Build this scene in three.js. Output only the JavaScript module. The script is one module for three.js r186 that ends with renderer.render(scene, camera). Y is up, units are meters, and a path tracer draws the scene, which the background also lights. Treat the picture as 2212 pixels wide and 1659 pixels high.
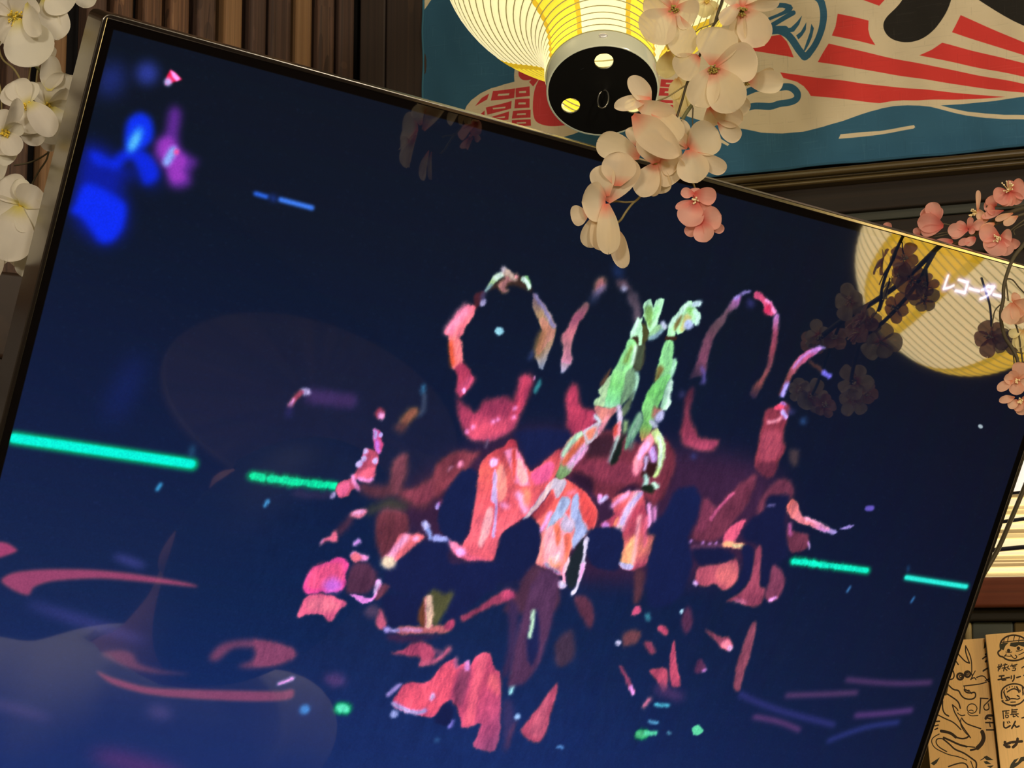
import * as THREE from 'three';
import { mergeGeometries, toCreasedNormals } from 'three/addons/utils/BufferGeometryUtils.js';
import { RoundedBoxGeometry } from 'three/addons/geometries/RoundedBoxGeometry.js';
import { MarchingCubes } from 'three/addons/objects/MarchingCubes.js';

// ---------------------------------------------------------------- camera, light, exposure
const V = (x, y, z) => new THREE.Vector3(x, y, z);
const FOCAL = 4250, IMG = [2212, 1659], EYE = V(0, 1.5, 0), PITCH = THREE.MathUtils.degToRad(8);
const scene = new THREE.Scene();
scene.background = new THREE.Color(0x000000);
const camera = new THREE.PerspectiveCamera(2 * THREE.MathUtils.radToDeg(Math.atan(IMG[1] / 2 / FOCAL)), IMG[0] / IMG[1], 0.05, 30);
camera.position.copy(EYE);
camera.rotation.x = PITCH;
scene.add(camera);
const renderer = new THREE.WebGLRenderer({ antialias: true });
renderer.toneMapping = THREE.LinearToneMapping;
renderer.toneMappingExposure = 1.0;
renderer.shadowMap.enabled = true;
const GLOBE_POWER = 6.2, GLOBE_COLOR = new THREE.Color(1, 0.89, 0.75);      // unseen lamps behind the camera that light the room
const LANTERN_GLOW = 0.86, BAR_LANTERN_GLOW = 5.0;                           // paper lantern over the TV, lantern beside it
const UNSEEN_LAMP_POWER = 1.6;  // unseen ceiling lamp in front of the television
const SCREEN_GAIN = 1.0, SHELF_GLOW = 0.9;

// ---------------------------------------------------------------- helpers
const PITCH_Q = new THREE.Quaternion().setFromAxisAngle(V(1, 0, 0), PITCH);
const toWorld = (v) => v.clone().applyQuaternion(PITCH_Q);                   // a direction measured at the camera
const sight = (px, py) => toWorld(V((px - IMG[0] / 2) / FOCAL, (IMG[1] / 2 - py) / FOCAL, -1));
const at = (px, py, d) => sight(px, py).multiplyScalar(d).add(EYE);
const onPlane = (px, py, p, n) => { const r = sight(px, py); return r.multiplyScalar(p.clone().sub(EYE).dot(n) / r.dot(n)).add(EYE); };
let seed = 20240611;
const rnd = () => { seed = (seed + 0x6d2b79f5) | 0; let t = Math.imul(seed ^ (seed >>> 15), 1 | seed); t = (t + Math.imul(t ^ (t >>> 7), 61 | t)) ^ t; return ((t ^ (t >>> 14)) >>> 0) / 4294967296; };
const rr = (a, b) => a + (b - a) * rnd();
const used = {};
const numbered = (n) => { const k = used[n] = (used[n] ?? -1) + 1; return k ? n + '_' + String(k).padStart(3, '0') : n; };
function tag(o, label, category, group) { o.userData.label = label; o.userData.category = category; if (group) o.userData.group = group; return o; }
function thing(name, label, category, p = V(0, 0, 0), group) {
  const o = new THREE.Group(); o.name = numbered(name); o.position.copy(p); scene.add(o);
  return tag(o, label, category, group);
}
function obj(name, geo, mat, parent = scene) {
  const g = Array.isArray(geo) ? mergeGeometries(geo.map((x) => (x.index ? x.toNonIndexed() : x))) : geo;
  const m = new THREE.Mesh(g, mat); m.castShadow = m.receiveShadow = true;
  m.name = parent === scene ? numbered(name) : name; parent.add(m); return m;
}
function struct(name, geo, mat, parent = scene) { const m = obj(name, geo, mat, parent); if (parent === scene) { m.userData.kind = 'structure'; m.name = name; } return m; }
const std = (color, o = {}) => new THREE.MeshStandardMaterial({ color, roughness: 0.8, ...o });
const phys = (color, o = {}) => new THREE.MeshPhysicalMaterial({ color, roughness: 0.8, ...o });
const canvas = (w, h) => { const c = document.createElement('canvas'); c.width = w; c.height = h; return c; };
function tex(c, repeat) {
  const t = new THREE.CanvasTexture(c); t.colorSpace = THREE.SRGBColorSpace;
  t.wrapS = t.wrapT = repeat ? THREE.RepeatWrapping : THREE.ClampToEdgeWrapping; return t;
}
function tube(pts, r, seg = 24, rad = 8) { return new THREE.TubeGeometry(new THREE.CatmullRomCurve3(pts), seg, r, rad, false); }
function frameFrom(x, y, z) { return new THREE.Quaternion().setFromRotationMatrix(new THREE.Matrix4().makeBasis(x, y, z)); }
// wood: streaky grain along v, blotches of bark or stain
function woodTexture(base, dark, light, { blotch = 0, streaks = 160, w = 256, h = 1024, across = false } = {}) {
  const c = canvas(w, h), x = c.getContext('2d');
  x.fillStyle = base; x.fillRect(0, 0, w, h);
  for (let i = 0; i < streaks; i++) {
    x.globalAlpha = rr(0.04, 0.22); x.strokeStyle = rnd() < 0.55 ? dark : light; x.lineWidth = rr(0.6, 5);
    let px = rr(0, w); x.beginPath(); x.moveTo(px, -5);
    for (let y = 0; y <= h + 60; y += 60) { px += rr(-2.2, 2.2); x.lineTo(px, y); }
    x.stroke();
  }
  for (let i = 0; i < blotch; i++) {
    x.globalAlpha = rr(0.1, 0.5); x.fillStyle = rnd() < 0.5 ? dark : light;
    x.beginPath(); x.ellipse(rr(0, w), rr(0, h), rr(1.5, 14), rr(3, 34), rr(-0.3, 0.3), 0, 7); x.fill();
  }
  x.globalAlpha = 1;
  const t = tex(c, true); if (across) { t.center.set(0.5, 0.5); t.rotation = Math.PI / 2; } return t;
}

// ---------------------------------------------------------------- room shell
// plan of the room: the two walls that meet behind the TV, then right, rear and left
const WALL_TURN = THREE.MathUtils.degToRad(22.5), SLAT_TURN = THREE.MathUtils.degToRad(35), ROOM_H = 2.65;
const FLAG_DIR = V(Math.cos(WALL_TURN), 0, Math.sin(WALL_TURN)), FLAG_N = V(-Math.sin(WALL_TURN), 0, Math.cos(WALL_TURN)), FLAG_P = V(0, 0, -2.45);
const CORNER = (() => { const p = onPlane(776, 200, FLAG_P, FLAG_N); return V(p.x, 0, p.z); })();
const SLAT_DIR = V(Math.cos(SLAT_TURN), 0, -Math.sin(SLAT_TURN)), SLAT_N = V(Math.sin(SLAT_TURN), 0, Math.cos(SLAT_TURN));   // towards the corner
const slatEnd = CORNER.clone().addScaledVector(SLAT_DIR, -2.0), flagEnd = CORNER.clone().addScaledVector(FLAG_DIR, 2.75);
const REAR_Z = 2.4;
const PLAN = [CORNER, flagEnd, V(flagEnd.x, 0, REAR_Z), V(slatEnd.x, 0, REAR_Z), slatEnd];
function planShape(grow) {
  const s = new THREE.Shape(), c = V(0.3, 0, 0);
  PLAN.forEach((p, i) => { const q = p.clone().sub(c); q.setLength(q.length() + grow).add(c); i ? s.lineTo(q.x, -q.z) : s.moveTo(q.x, -q.z); });
  return s;
}
function slab(y, t) { const g = new THREE.ExtrudeGeometry(planShape(0.15), { depth: t, bevelEnabled: false }); g.rotateX(-Math.PI / 2); g.translate(0, y, 0); return g; }
function wallBox(a, b, y0, y1, t, off = 0) {         // a box from a to b whose inner face lies on the line a-b (room on the left hand of a->b turned inwards)
  const d = b.clone().sub(a), L = d.length(), g = new THREE.BoxGeometry(L, y1 - y0, t);
  d.normalize(); const n = V(-d.z, 0, d.x);           // inward normal for this winding
  const m = a.clone().add(b).multiplyScalar(0.5).addScaledVector(n, -t / 2 + off);
  g.applyQuaternion(frameFrom(d, V(0, 1, 0), n.clone())); g.translate(m.x, (y0 + y1) / 2, m.z); return g;
}
const darkWood = std(0xffffff, { map: woodTexture('#33241a', '#120b07', '#5a4230'), roughness: 0.5 });
const plaster = std(0xa89878, { roughness: 0.95 });
const floorMat = std(0xffffff, { map: woodTexture('#2a1d14', '#100a06', '#3d2a1c', { streaks: 220 }), roughness: 0.6 });
struct('floor', slab(-0.1, 0.1), floorMat);
struct('ceiling', slab(ROOM_H, 0.1), std(0x6b5a44, { roughness: 0.95 }));
struct('wall_back', wallBox(CORNER, flagEnd, 0, ROOM_H, 0.12), std(0x1c140e, { roughness: 0.8 }));
struct('wall_right', [wallBox(PLAN[1], PLAN[2], 0, 1.55, 0.12), wallBox(PLAN[1], PLAN[2], 1.55, ROOM_H, 0.12)], std(0x35261c, { roughness: 0.7 }));  // out of view; its tone sets the haze mirrored in the screen
struct('wall_rear', wallBox(PLAN[2], PLAN[3], 0, ROOM_H, 0.12), plaster);  // out of view; pale to bounce soft light forward
struct('wall_side', wallBox(PLAN[3], PLAN[4], 0, ROOM_H, 0.12), plaster);
struct('trim_rear', wallBox(PLAN[2], PLAN[3], 0, 1.5, 0.02, 0.02), darkWood);  // out of view; dark so the screen mirrors little light

// ---------------------------------------------------------------- wooden slats on the left wall
{
  const wall = new THREE.Group(); wall.name = 'wall_left'; wall.userData.kind = 'structure'; scene.add(wall);
  wall.position.copy(slatEnd);
  const put = (name, geo, mat) => { geo.translate(-slatEnd.x, 0, -slatEnd.z); return obj(name, geo, mat, wall); };
  put('backing', wallBox(slatEnd, CORNER, 0, ROOM_H, 0.12), std(0x0d0907, { roughness: 0.95 }));
  const bark = [
    woodTexture('#6a4a33', '#2a1a10', '#a57c55', { blotch: 260 }), woodTexture('#574032', '#22150e', '#7e5c43', { blotch: 160 }),
    woodTexture('#8a6742', '#5c4028', '#a9845a', { blotch: 10 }), woodTexture('#4a352a', '#1f130d', '#6d5243', { blotch: 70 }),
  ].map((m) => std(0xffffff, { map: m, roughness: 0.75, bumpMap: m, bumpScale: 0.0015 }));
  const FRONT = 0.034, P = CORNER.clone().addScaledVector(SLAT_N, FRONT);
  const along = (px) => onPlane(px, 100, P, SLAT_N).sub(slatEnd).dot(SLAT_DIR);
  // measured edges of each slat and its timber
  const slats = [[-340, -295, 1], [-278, -232, 3], [-212, -165, 0], [-148, -98, 2], [-75, -25, 1], [17, 72, 1], [100, 150, 2], [188, 233, 1], [247, 290, 0], [311, 354, 0], [367, 411, 0], [429, 471, 1], [485, 525, 2], [541, 578, 3], [587, 635, 3], [645, 680, 2], [691, 728, 1], [737, 771, 3]];
  for (let a = -416, i = 0; along(a) > 0.02; a -= 66 + (i % 3) * 6, i++) slats.push([a, a + 46, (i * 3 + 1) % 4]);          // the same slats carried on to the end of the wall
  for (const [a, b, kind] of slats) {
    const s0 = Math.max(along(a), 0.01), s1 = along(b), w = s1 - s0, t = FRONT * rr(0.85, 1.0);
    if (w < 0.01) continue;
    const g = new RoundedBoxGeometry(w, ROOM_H - 0.9, t, 2, 0.006), p = g.attributes.position, uv = g.attributes.uv, off = rnd();
    for (let i = 0; i < p.count; i++) {
      uv.setXY(i, (p.getX(i) + p.getZ(i)) * 8 + off, p.getY(i) * 0.9 + off * 3);
    }
    g.applyQuaternion(frameFrom(SLAT_DIR, V(0, 1, 0), SLAT_N));
    const c = slatEnd.clone().addScaledVector(SLAT_DIR, (s0 + s1) / 2).addScaledVector(SLAT_N, t / 2);
    g.translate(c.x, (ROOM_H + 0.9) / 2, c.z); put('slat', g, bark[kind]);
  }
  const rail = new RoundedBoxGeometry(1.6, 0.1, 0.05, 2, 0.006);      // horizontal board that closes the slats at their foot
  rail.applyQuaternion(frameFrom(SLAT_DIR, V(0, 1, 0), SLAT_N));
  const rc = slatEnd.clone().addScaledVector(SLAT_DIR, 0.95).addScaledVector(SLAT_N, 0.06), ry = onPlane(20, 588, slatEnd.clone().addScaledVector(SLAT_N, 0.08), SLAT_N).y;
  rail.translate(rc.x, ry - 0.05, rc.z); put('rail', rail, darkWood);
  const dado = new THREE.BoxGeometry(1.9, ry - 0.1, 0.04); dado.applyQuaternion(frameFrom(SLAT_DIR, V(0, 1, 0), SLAT_N));
  dado.translate(rc.x, (ry - 0.1) / 2, rc.z); put('dado_panel', dado, darkWood);
}
// wide dark planks that cover the corner, left of the flag
{
  const P = FLAG_P.clone().addScaledVector(FLAG_N, 0.02), u = (px) => onPlane(px, 100, P, FLAG_N).sub(CORNER).dot(FLAG_DIR);
  const m = woodTexture('#33261d', '#140d09', '#4d3827', { streaks: 90, blotch: 30 }), mat = std(0xffffff, { map: m, roughness: 0.7, bumpMap: m, bumpScale: 0.001 });
  [[776, 833], [834, 925]].forEach(([a, b], i) => {
    const w = u(b) - u(a) - 0.001, g = new RoundedBoxGeometry(w, ROOM_H - 0.02, 0.02, 2, 0.003), p = g.attributes.position;
    for (let k = 0; k < p.count; k++) g.attributes.uv.setXY(k, p.getX(k) * 5 + i * 0.4, p.getY(k) * 0.5);
    g.applyQuaternion(frameFrom(FLAG_DIR, V(0, 1, 0), FLAG_N));
    const c = CORNER.clone().addScaledVector(FLAG_DIR, (u(a) + u(b)) / 2).addScaledVector(FLAG_N, 0.011 + 0.002 * i);
    g.translate(c.x, ROOM_H / 2, c.z); struct('trim_' + (i + 1), g, mat);
  });
}

// ---------------------------------------------------------------- the big-catch flag
const flagUV = (px, py) => { const p = onPlane(px, py, FLAG_P.clone().addScaledVector(FLAG_N, 0.022), FLAG_N).sub(CORNER); return [p.dot(FLAG_DIR), p.y]; };
{
  const U0 = flagUV(914, 100)[0], U1 = flagUV(2520, 100)[0], V0 = flagUV(1850, 352)[1], V1 = V0 + 0.46;
  const CW = 2048, CH = Math.round(CW * (V1 - V0) / (U1 - U0)), c = canvas(CW, CH), x = c.getContext('2d'), k = CW / (U1 - U0);
  const F = (px, py) => { const [u, v] = flagUV(px, py); return [(u - U0) * k, (V1 - v) * k]; };
  const C5 = (a, b) => F(1500 + a / 3.107, b / 3.107), C3 = (a, b) => F(900 + a / 3.687, b / 3.687), C8 = (a, b) => F(1380 + a / 5.028, b / 5.028), I = F;
  const path = (m, pts, smooth) => {
    const q = []; for (let i = 0; i < pts.length; i += 2) q.push(m(pts[i], pts[i + 1]));
    x.beginPath();
    if (!smooth) q.forEach((p, i) => (i ? x.lineTo(...p) : x.moveTo(...p)));
    else { x.moveTo((q[0][0] + q[q.length - 1][0]) / 2, (q[0][1] + q[q.length - 1][1]) / 2); q.forEach((p, i) => { const n = q[(i + 1) % q.length]; x.quadraticCurveTo(p[0], p[1], (p[0] + n[0]) / 2, (p[1] + n[1]) / 2); }); }
    x.closePath();
  };
  const fill = (col, m, pts, smooth) => { x.fillStyle = col; path(m, pts, smooth); x.fill(); };
  const line = (col, w, m, pts) => {
    const q = []; for (let i = 0; i < pts.length; i += 2) q.push(m(pts[i], pts[i + 1]));
    x.strokeStyle = col; x.lineWidth = w; x.lineCap = x.lineJoin = 'round'; x.beginPath(); x.moveTo(...q[0]);
    for (let i = 1; i < q.length - 1; i++) x.quadraticCurveTo(q[i][0], q[i][1], (q[i][0] + q[i + 1][0]) / 2, (q[i][1] + q[i + 1][1]) / 2);
    x.lineTo(...q[q.length - 1]); x.stroke();
  };
  const BLUE = '#2e5e7a', CREAM = '#d2c3a2', RED = '#cf3a34', DRED = '#c23a3c', BLACK = '#1d1a15';
  x.fillStyle = BLUE; x.fillRect(0, 0, CW, CH);
  // cream field with the wave edge, and the emblem's cream outline at left
  fill(CREAM, I, [1480, 250, 1540, 268, 1606, 279, 1645, 287, 1690, 288.5, 1735, 285, 1780, 275.5, 1820, 263, 1850, 251.5, 1880, 240, 1905, 232.5, 1930, 228.5, 1960, 227, 1985, 228, 2010, 231, 2035, 237, 2060, 243, 2090, 249.5, 2130, 256, 2170, 259, 2230, 260, 2400, 262, 2560, 262, 2560, -420, 1300, -420, 1300, 60, 1420, 160]);
  fill(BLUE, I, [2032, 227.5, 2060, 225, 2100, 222.5, 2150, 218.5, 2190, 214, 2240, 207, 2300, 200, 2300, 250, 2212, 250, 2170, 249.5, 2130, 246, 2090, 240.5, 2055, 233]);
  fill(CREAM, C3, [390, 880, 405, 845, 440, 800, 510, 745, 590, 700, 690, 668, 778, 650, 772, 600, 774, 545, 790, 490, 835, 440, 900, 445, 1050, 470, 1500, 500, 2100, 600, 2100, 1000, 1900, 1040, 1310, 1046, 1240, 1072, 1150, 1092, 1000, 1060, 700, 1010]);
  const brick = (pts) => {
    fill(DRED, C3, pts);
    let cx = 0, cy = 0; for (let i = 0; i < pts.length; i += 2) { cx += pts[i] * 2 / pts.length; cy += pts[i + 1] * 2 / pts.length; }
    const inner = pts.map((v, i) => (i % 2 ? cy + (v - cy) * 0.22 : cx + (v - cx) * 0.5)); fill(CREAM, C3, inner);
  };
  fill(DRED, C3, [835, 484, 900, 492, 962, 490, 950, 560, 935, 628, 895, 640, 850, 640, 822, 622, 804, 588, 815, 520], true);
  fill(DRED, C3, [940, 608, 972, 640, 930, 690, 898, 655]);
  fill(DRED, C3, [1010, 590, 970, 650, 945, 700, 928, 770, 922, 850, 926, 910, 942, 962, 985, 990, 1060, 1004, 1180, 1000, 1400, 960, 1500, 600, 1300, 480, 1050, 510], true);
  brick([790, 705, 902, 690, 902, 765, 790, 778]); brick([785, 792, 900, 785, 898, 857, 776, 862]);
  brick([764, 882, 906, 872, 906, 936, 754, 942]); brick([754, 955, 908, 950, 912, 1002, 758, 1006]);
  brick([605, 722, 786, 705, 778, 780, 590, 800]); brick([550, 856, 755, 803, 748, 862, 560, 912]);
  brick([575, 935, 732, 884, 726, 950, 640, 962]); brick([640, 972, 724, 962, 726, 990, 690, 985]);
  fill(DRED, C3, [576, 745, 562, 792, 468, 846, 520, 782]); fill(DRED, C3, [540, 878, 535, 935, 494, 918]);
  brick([1945, 630, 2110, 640, 2110, 700, 1942, 692]); brick([1940, 702, 2110, 710, 2110, 772, 1932, 766]); brick([1932, 800, 2110, 806, 2110, 866, 1925, 862]); brick([1930, 880, 2110, 886, 2110, 930, 1925, 926]);
  fill(DRED, C8, [590, 100, 790, 90, 780, 300, 620, 420]); fill(DRED, C8, [960, 0, 1000, -200, 860, -200, 880, 60]); fill(DRED, C8, [1040, 480, 1110, 390, 1160, 520, 1010, 560]);
  // red rays
  fill(RED, C5, [280, 290, 435, 258, 585, 240, 625, 285, 650, 335, 672, 392, 410, 347, 250, 330]);
  fill(RED, C5, [960, 90, 1170, 140, 1168, 200, 1178, 245, 1212, 300, 925, 242, 947, 180]);
  fill(RED, C5, [905, 297, 1500, 425, 2250, 578, 2900, 690, 2850, 700, 2400, 655, 2212, 628, 2130, 622, 1500, 525, 830, 418, 865, 360]);
  fill(RED, C5, [580, 490, 1100, 560, 1500, 595, 1900, 635, 2090, 655, 1900, 662, 1600, 668, 1500, 672, 1400, 670, 1320, 675, 1240, 688, 1100, 680, 785, 648, 765, 615, 735, 580, 690, 550, 600, 525]);
  fill(RED, C5, [1790, 107, 2400, 372, 2880, 590, 2860, 600, 2400, 450, 2212, 375, 1730, 218]);
  fill(RED, C5, [1665, 290, 2400, 478, 2900, 625, 2870, 640, 2400, 570, 2212, 522, 1510, 372, 1595, 335]);
  fill(RED, C5, [1100, -14, 1300, -30, 1240, 38]); fill(RED, C5, [1000, -60, 1260, -200, 1420, -180, 1320, -40, 1120, -18]);
  // black brush strokes
  fill(BLACK, C5, [1560, -380, 1700, -300, 1760, -120, 1730, 0, 1702, 75, 1655, 150, 1600, 212, 1520, 262, 1435, 283, 1340, 268, 1284, 230, 1260, 170, 1285, 115, 1345, 60, 1400, -10, 1450, -150], true);
  fill(BLACK, C5, [1880, -15, 1980, 48, 2080, 112, 2180, 168, 2300, 215, 2420, 200, 2420, -300, 2000, -300, 1860, -100], true);
  // the carp, drawn in blue
  fill(BLUE, C5, [383, 48, 410, 32, 450, 22, 520, 25, 620, 30, 655, 40, 667, 60, 655, 85, 600, 110, 505, 148, 500, 128, 560, 105, 605, 82, 618, 66, 600, 60, 540, 62, 460, 70, 420, 62], false);
  line(BLUE, 13, C5, [505, 188, 560, 160, 620, 120, 668, 92]); line(BLUE, 22, C5, [500, 210, 560, 208, 610, 206]);
  fill(BLUE, C5, [600, 200, 650, 190, 690, 150, 725, 108, 705, 165, 670, 215, 625, 225]);
  fill(BLUE, C5, [685, 240, 715, 215, 735, 180, 752, 150, 748, 200, 725, 240, 700, 268]); fill(BLUE, C5, [735, 345, 755, 280, 775, 220, 785, 160, 802, 190, 790, 250, 770, 300, 745, 345]);
  fill(BLUE, C5, [600, 200, 640, 235, 680, 290, 700, 335, 725, 375, 748, 392, 770, 375, 790, 330, 830, 280, 850, 200, 862, 110, 850, 50, 820, 10, 760, -30, 820, -60, 875, 10, 884, 90, 870, 200, 845, 280, 810, 345, 775, 392, 745, 402, 715, 388, 670, 322, 640, 270, 590, 222], false);
  line(BLUE, 19, C5, [575, 212, 620, 225, 665, 275, 700, 335, 742, 386]); line(BLUE, 18, C5, [748, 386, 790, 340, 830, 275, 858, 190, 868, 100, 858, 30, 830, -30]);
  x.fillStyle = CREAM; for (const [a, b] of [[465, 42], [514, 46]]) { x.beginPath(); x.arc(...C5(a, b), 5, 0, 7); x.fill(); }
  line(BLUE, 19, C5, [300, 640, 380, 605, 430, 590, 560, 592, 620, 580, 660, 590, 696, 628, 690, 668, 640, 690, 570, 698, 520, 720, 460, 714, 400, 712, 340, 730]);
  // loose marks on the sea
  fill(CREAM, C5, [973, 938, 985, 906, 1100, 892, 1240, 880, 1380, 858, 1476, 842, 1484, 856, 1470, 866, 1330, 890, 1200, 912]);
  fill(CREAM, C5, [158, 918, 232, 965, 220, 977, 150, 940]); fill(CREAM, C5, [95, 1000, 130, 992, 132, 1003, 100, 1010]);
  fill('#d9cba6', C3, [40, -40, 180, -60, 110, 10, 48, 108]);
  // cloth: weave, faint creases and stains of the dye
  for (let i = 0; i < 2600; i++) { x.globalAlpha = rr(0.01, 0.06); x.fillStyle = rnd() < 0.5 ? '#000' : '#fff'; x.fillRect(rr(0, CW), rr(0, CH), rr(4, 70), rr(0.7, 2)); x.fillRect(rr(0, CW), rr(0, CH), rr(0.7, 2), rr(4, 50)); }
  x.globalAlpha = 1;
  // folds of the hanging cloth
  const NX = 150, NY = 60, W = U1 - U0, H = V1 - V0;
  const relief = (u, v) => 0.0022 * Math.sin(u * 26 + v * 9) + 0.0016 * Math.sin(u * 61 - v * 17 + 1) + 0.0011 * Math.sin(v * 90 + 2.2 * Math.sin(u * 17)) + 0.0006 * Math.sin(u * 140 + v * 60);
  const sheet = (side) => {
    const g = new THREE.PlaneGeometry(W, H, NX, NY), p = g.attributes.position;
    for (let i = 0; i < p.count; i++) { const u = p.getX(i) + W / 2, v = p.getY(i) + H / 2; p.setXYZ(i, u, v, relief(u, v) + side); }
    g.computeVertexNormals(); return g;
  };
  const place = (g, o) => { g.applyQuaternion(frameFrom(FLAG_DIR, V(0, 1, 0), FLAG_N)); return g; };
  const base = CORNER.clone().addScaledVector(FLAG_DIR, U0).addScaledVector(FLAG_N, 0.022); base.y = V0;
  const flag = thing('fishing_flag', 'large blue and cream cloth flag printed with red rays and a carp', 'flag', base);
  const cl = tex(c); obj('cloth', place(sheet(0.0008)), std(0xffffff, { map: cl, roughness: 0.95, bumpMap: cl, bumpScale: 0.0003 }), flag);
  const hem = []; for (let i = 0; i <= 30; i++) { const v = H * i / 30; hem.push(V(0.001, v, relief(0, v) + 0.001)); }
  obj('hem', place(tube(hem, 0.0016, 60, 6)), std(0x3a7088, { roughness: 0.95 }), flag);
  const hem2 = []; for (let i = 0; i <= 60; i++) { const u = W * i / 60; hem2.push(V(u, 0.001, relief(u, 0) + 0.001)); }
  obj('hem', place(tube(hem2, 0.0016, 120, 6)), std(0x2a5870, { roughness: 0.95 }), flag);
}

// ---------------------------------------------------------------- timber, lit shelf and plaques on the back wall, under the flag
const wallQ = frameFrom(FLAG_DIR, V(0, 1, 0), FLAG_N);
const onWall = (px, py, off) => onPlane(px, py, FLAG_P.clone().addScaledVector(FLAG_N, off), FLAG_N);
const wallU = (px, py, off) => onWall(px, py, off).sub(CORNER).dot(FLAG_DIR);
// a board along the back wall between two heights: rounded bar of given projection
function wallBoard(u0, u1, y0, y1, depth, r = 0.003, off = 0) {
  const g = new RoundedBoxGeometry(u1 - u0, y1 - y0, depth, 2, Math.min(r, depth / 2.1, (y1 - y0) / 2.1)), p = g.attributes.position;
  for (let i = 0; i < p.count; i++) g.attributes.uv.setXY(i, (p.getY(i) + p.getZ(i)) * 5 + y0 * 3, p.getX(i) * 0.6 + y0 * 7);
  g.applyQuaternion(wallQ);
  const c = CORNER.clone().addScaledVector(FLAG_DIR, (u0 + u1) / 2).addScaledVector(FLAG_N, off + depth / 2);
  g.translate(c.x, (y0 + y1) / 2, c.z); return g;
}
{
  const yAt = (py, off, px = 1900) => onWall(px, py, off).y;
  const U0 = 0.16, U1 = 2.6;
  const cap = std(0xffffff, { map: woodTexture('#4a3d24', '#2a2114', '#75633c', { streaks: 120 }), roughness: 0.32 });
  const brown = std(0xffffff, { map: woodTexture('#1d140c', '#0e0905', '#30210f', { streaks: 140 }), roughness: 0.8 });
  const green = std(0xffffff, { map: woodTexture('#2a2c20', '#12130d', '#3d4030', { streaks: 90 }), roughness: 0.55 });
  struct('trim_3', [wallBoard(U0, U1, yAt(366, 0.045), yAt(348, 0.045) - 0.001, 0.045, 0.004), wallBoard(U0, U1, yAt(374, 0.036), yAt(366, 0.036), 0.036, 0.003), wallBoard(U0, U1, yAt(384, 0.042), yAt(374, 0.042), 0.042, 0.003)], cap);
  struct('trim_4', wallBoard(U0, U1, yAt(452, 0.022), yAt(384.5, 0.022), 0.022, 0.003), brown);
  struct('trim_5', wallBoard(U0, U1, yAt(476, 0.012), yAt(452.5, 0.012), 0.012, 0.002), green);
  struct('trim_6', wallBoard(U0, U1, yAt(560, 0.018), yAt(476.5, 0.018), 0.018, 0.003), brown);
  const y880 = yAt(905, 0.02, 2150);
  struct('trim_7', wallBoard(U0, U1, y880 + 0.002, yAt(561, 0.01), 0.01, 0.002), brown);
  // red-brown shelf beam and the panelling below it
  const red = std(0xffffff, { map: woodTexture('#6e3722', '#3d1b10', '#8a4c30', { streaks: 140 }), roughness: 0.45 });
  const yb1 = yAt(1246, 0.06, 2150), yb0 = yAt(1312, 0.06, 2150);
  struct('trim_8', wallBoard(U0, U1, yb0, yb1, 0.06, 0.004), red);
  struct('trim_9', wallBoard(U0, U1, yb0 - 0.014, yb0 - 0.001, 0.03, 0.003), std(0x2b261c, { roughness: 0.7 }));  // dark strip standing in for the shade under the beam
  // upright panels under the beam: olive, pale edge strip, slate, olive
  const uu = (px) => wallU(px, 1350, 0.012), panels = [[1900, 2083, 0x7d6a45], [2083.5, 2098, 0xc2ad78], [2098.5, 2189, 0x5a6058], [2189.5, 2300, 0x6b5a33], [2300.5, 2420, 0x5a6058]];
  panels.forEach(([a, b, col], i) => struct('trim_' + (10 + i), wallBoard(uu(a), uu(b), 0.002, yb0 - 0.015, 0.012 + 0.002 * (i % 2), 0.003), std(col, { roughness: 0.6 })));

  // backlit shelf front: glowing cream paper behind laths that glow too, bright white sheet on top
  const base = CORNER.clone().addScaledVector(FLAG_DIR, wallU(1900, 1240, 0.02)); base.y = yb1;
  const L = thing('shelf_light', 'cream paper light panel with horizontal laths, glowing on the red-brown shelf beam', 'light panel', base);
  const local = (g) => { g.translate(-base.x, -base.y, -base.z); return g; };
  const u0 = wallU(1900, 1240, 0.02), u1 = wallU(2420, 1240, 0.02), yy = (py) => yAt(py, 0.02, 2160), top = yy(905);
  const glow = (c, k) => std(0xd8c49a, { emissive: c, emissiveIntensity: k * SHELF_GLOW, roughness: 0.9 });
  obj('backing', local(wallBoard(u0, u1, yb1 + 0.001, top, 0.006)), brown, L);
  obj('paper', local(wallBoard(u0, u1, yb1 + 0.002, yy(1063), 0.008, 0.002, 0.0065)), glow(new THREE.Color(1, 0.8, 0.4), 0.75), L);
  obj('white_sheet', local(wallBoard(u0, u1, yy(1062), top - 0.001, 0.008, 0.002, 0.0065)), glow(new THREE.Color(1, 0.97, 0.92), 0.9), L);
  const lath = [glow(new THREE.Color(0.9, 0.66, 0.25), 0.55), glow(new THREE.Color(1, 0.83, 0.5), 0.95), std(0xb59a60, { roughness: 0.7, emissive: new THREE.Color(0.7, 0.52, 0.25), emissiveIntensity: 0.3 })];  // laths carry emission: bright and dull bands of light set by colour
  for (const [a, b, k] of [[1068, 1075, 2], [1078, 1092, 1], [1094, 1101, 0], [1103, 1112, 0], [1114, 1121, 1], [1132, 1142, 1], [1144, 1152, 2], [1154, 1163, 0], [1165, 1181, 1], [1192, 1199, 1], [1201, 1208, 0], [1210, 1214, 2], [1217, 1224, 2], [1227, 1235, 1], [1238, 1244, 0]])
    obj('lath', local(wallBoard(u0, u1, yy(b), yy(a), 0.007, 0.0025, 0.0145)), lath[k], L);
  const rl = new THREE.RectAreaLight(new THREE.Color(1, 0.82, 0.5), 0.8, u1 - u0, top - yb1);
  rl.position.copy(CORNER.clone().addScaledVector(FLAG_DIR, (u0 + u1) / 2).addScaledVector(FLAG_N, 0.024)); rl.position.y = (top + yb1) / 2;
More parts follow.
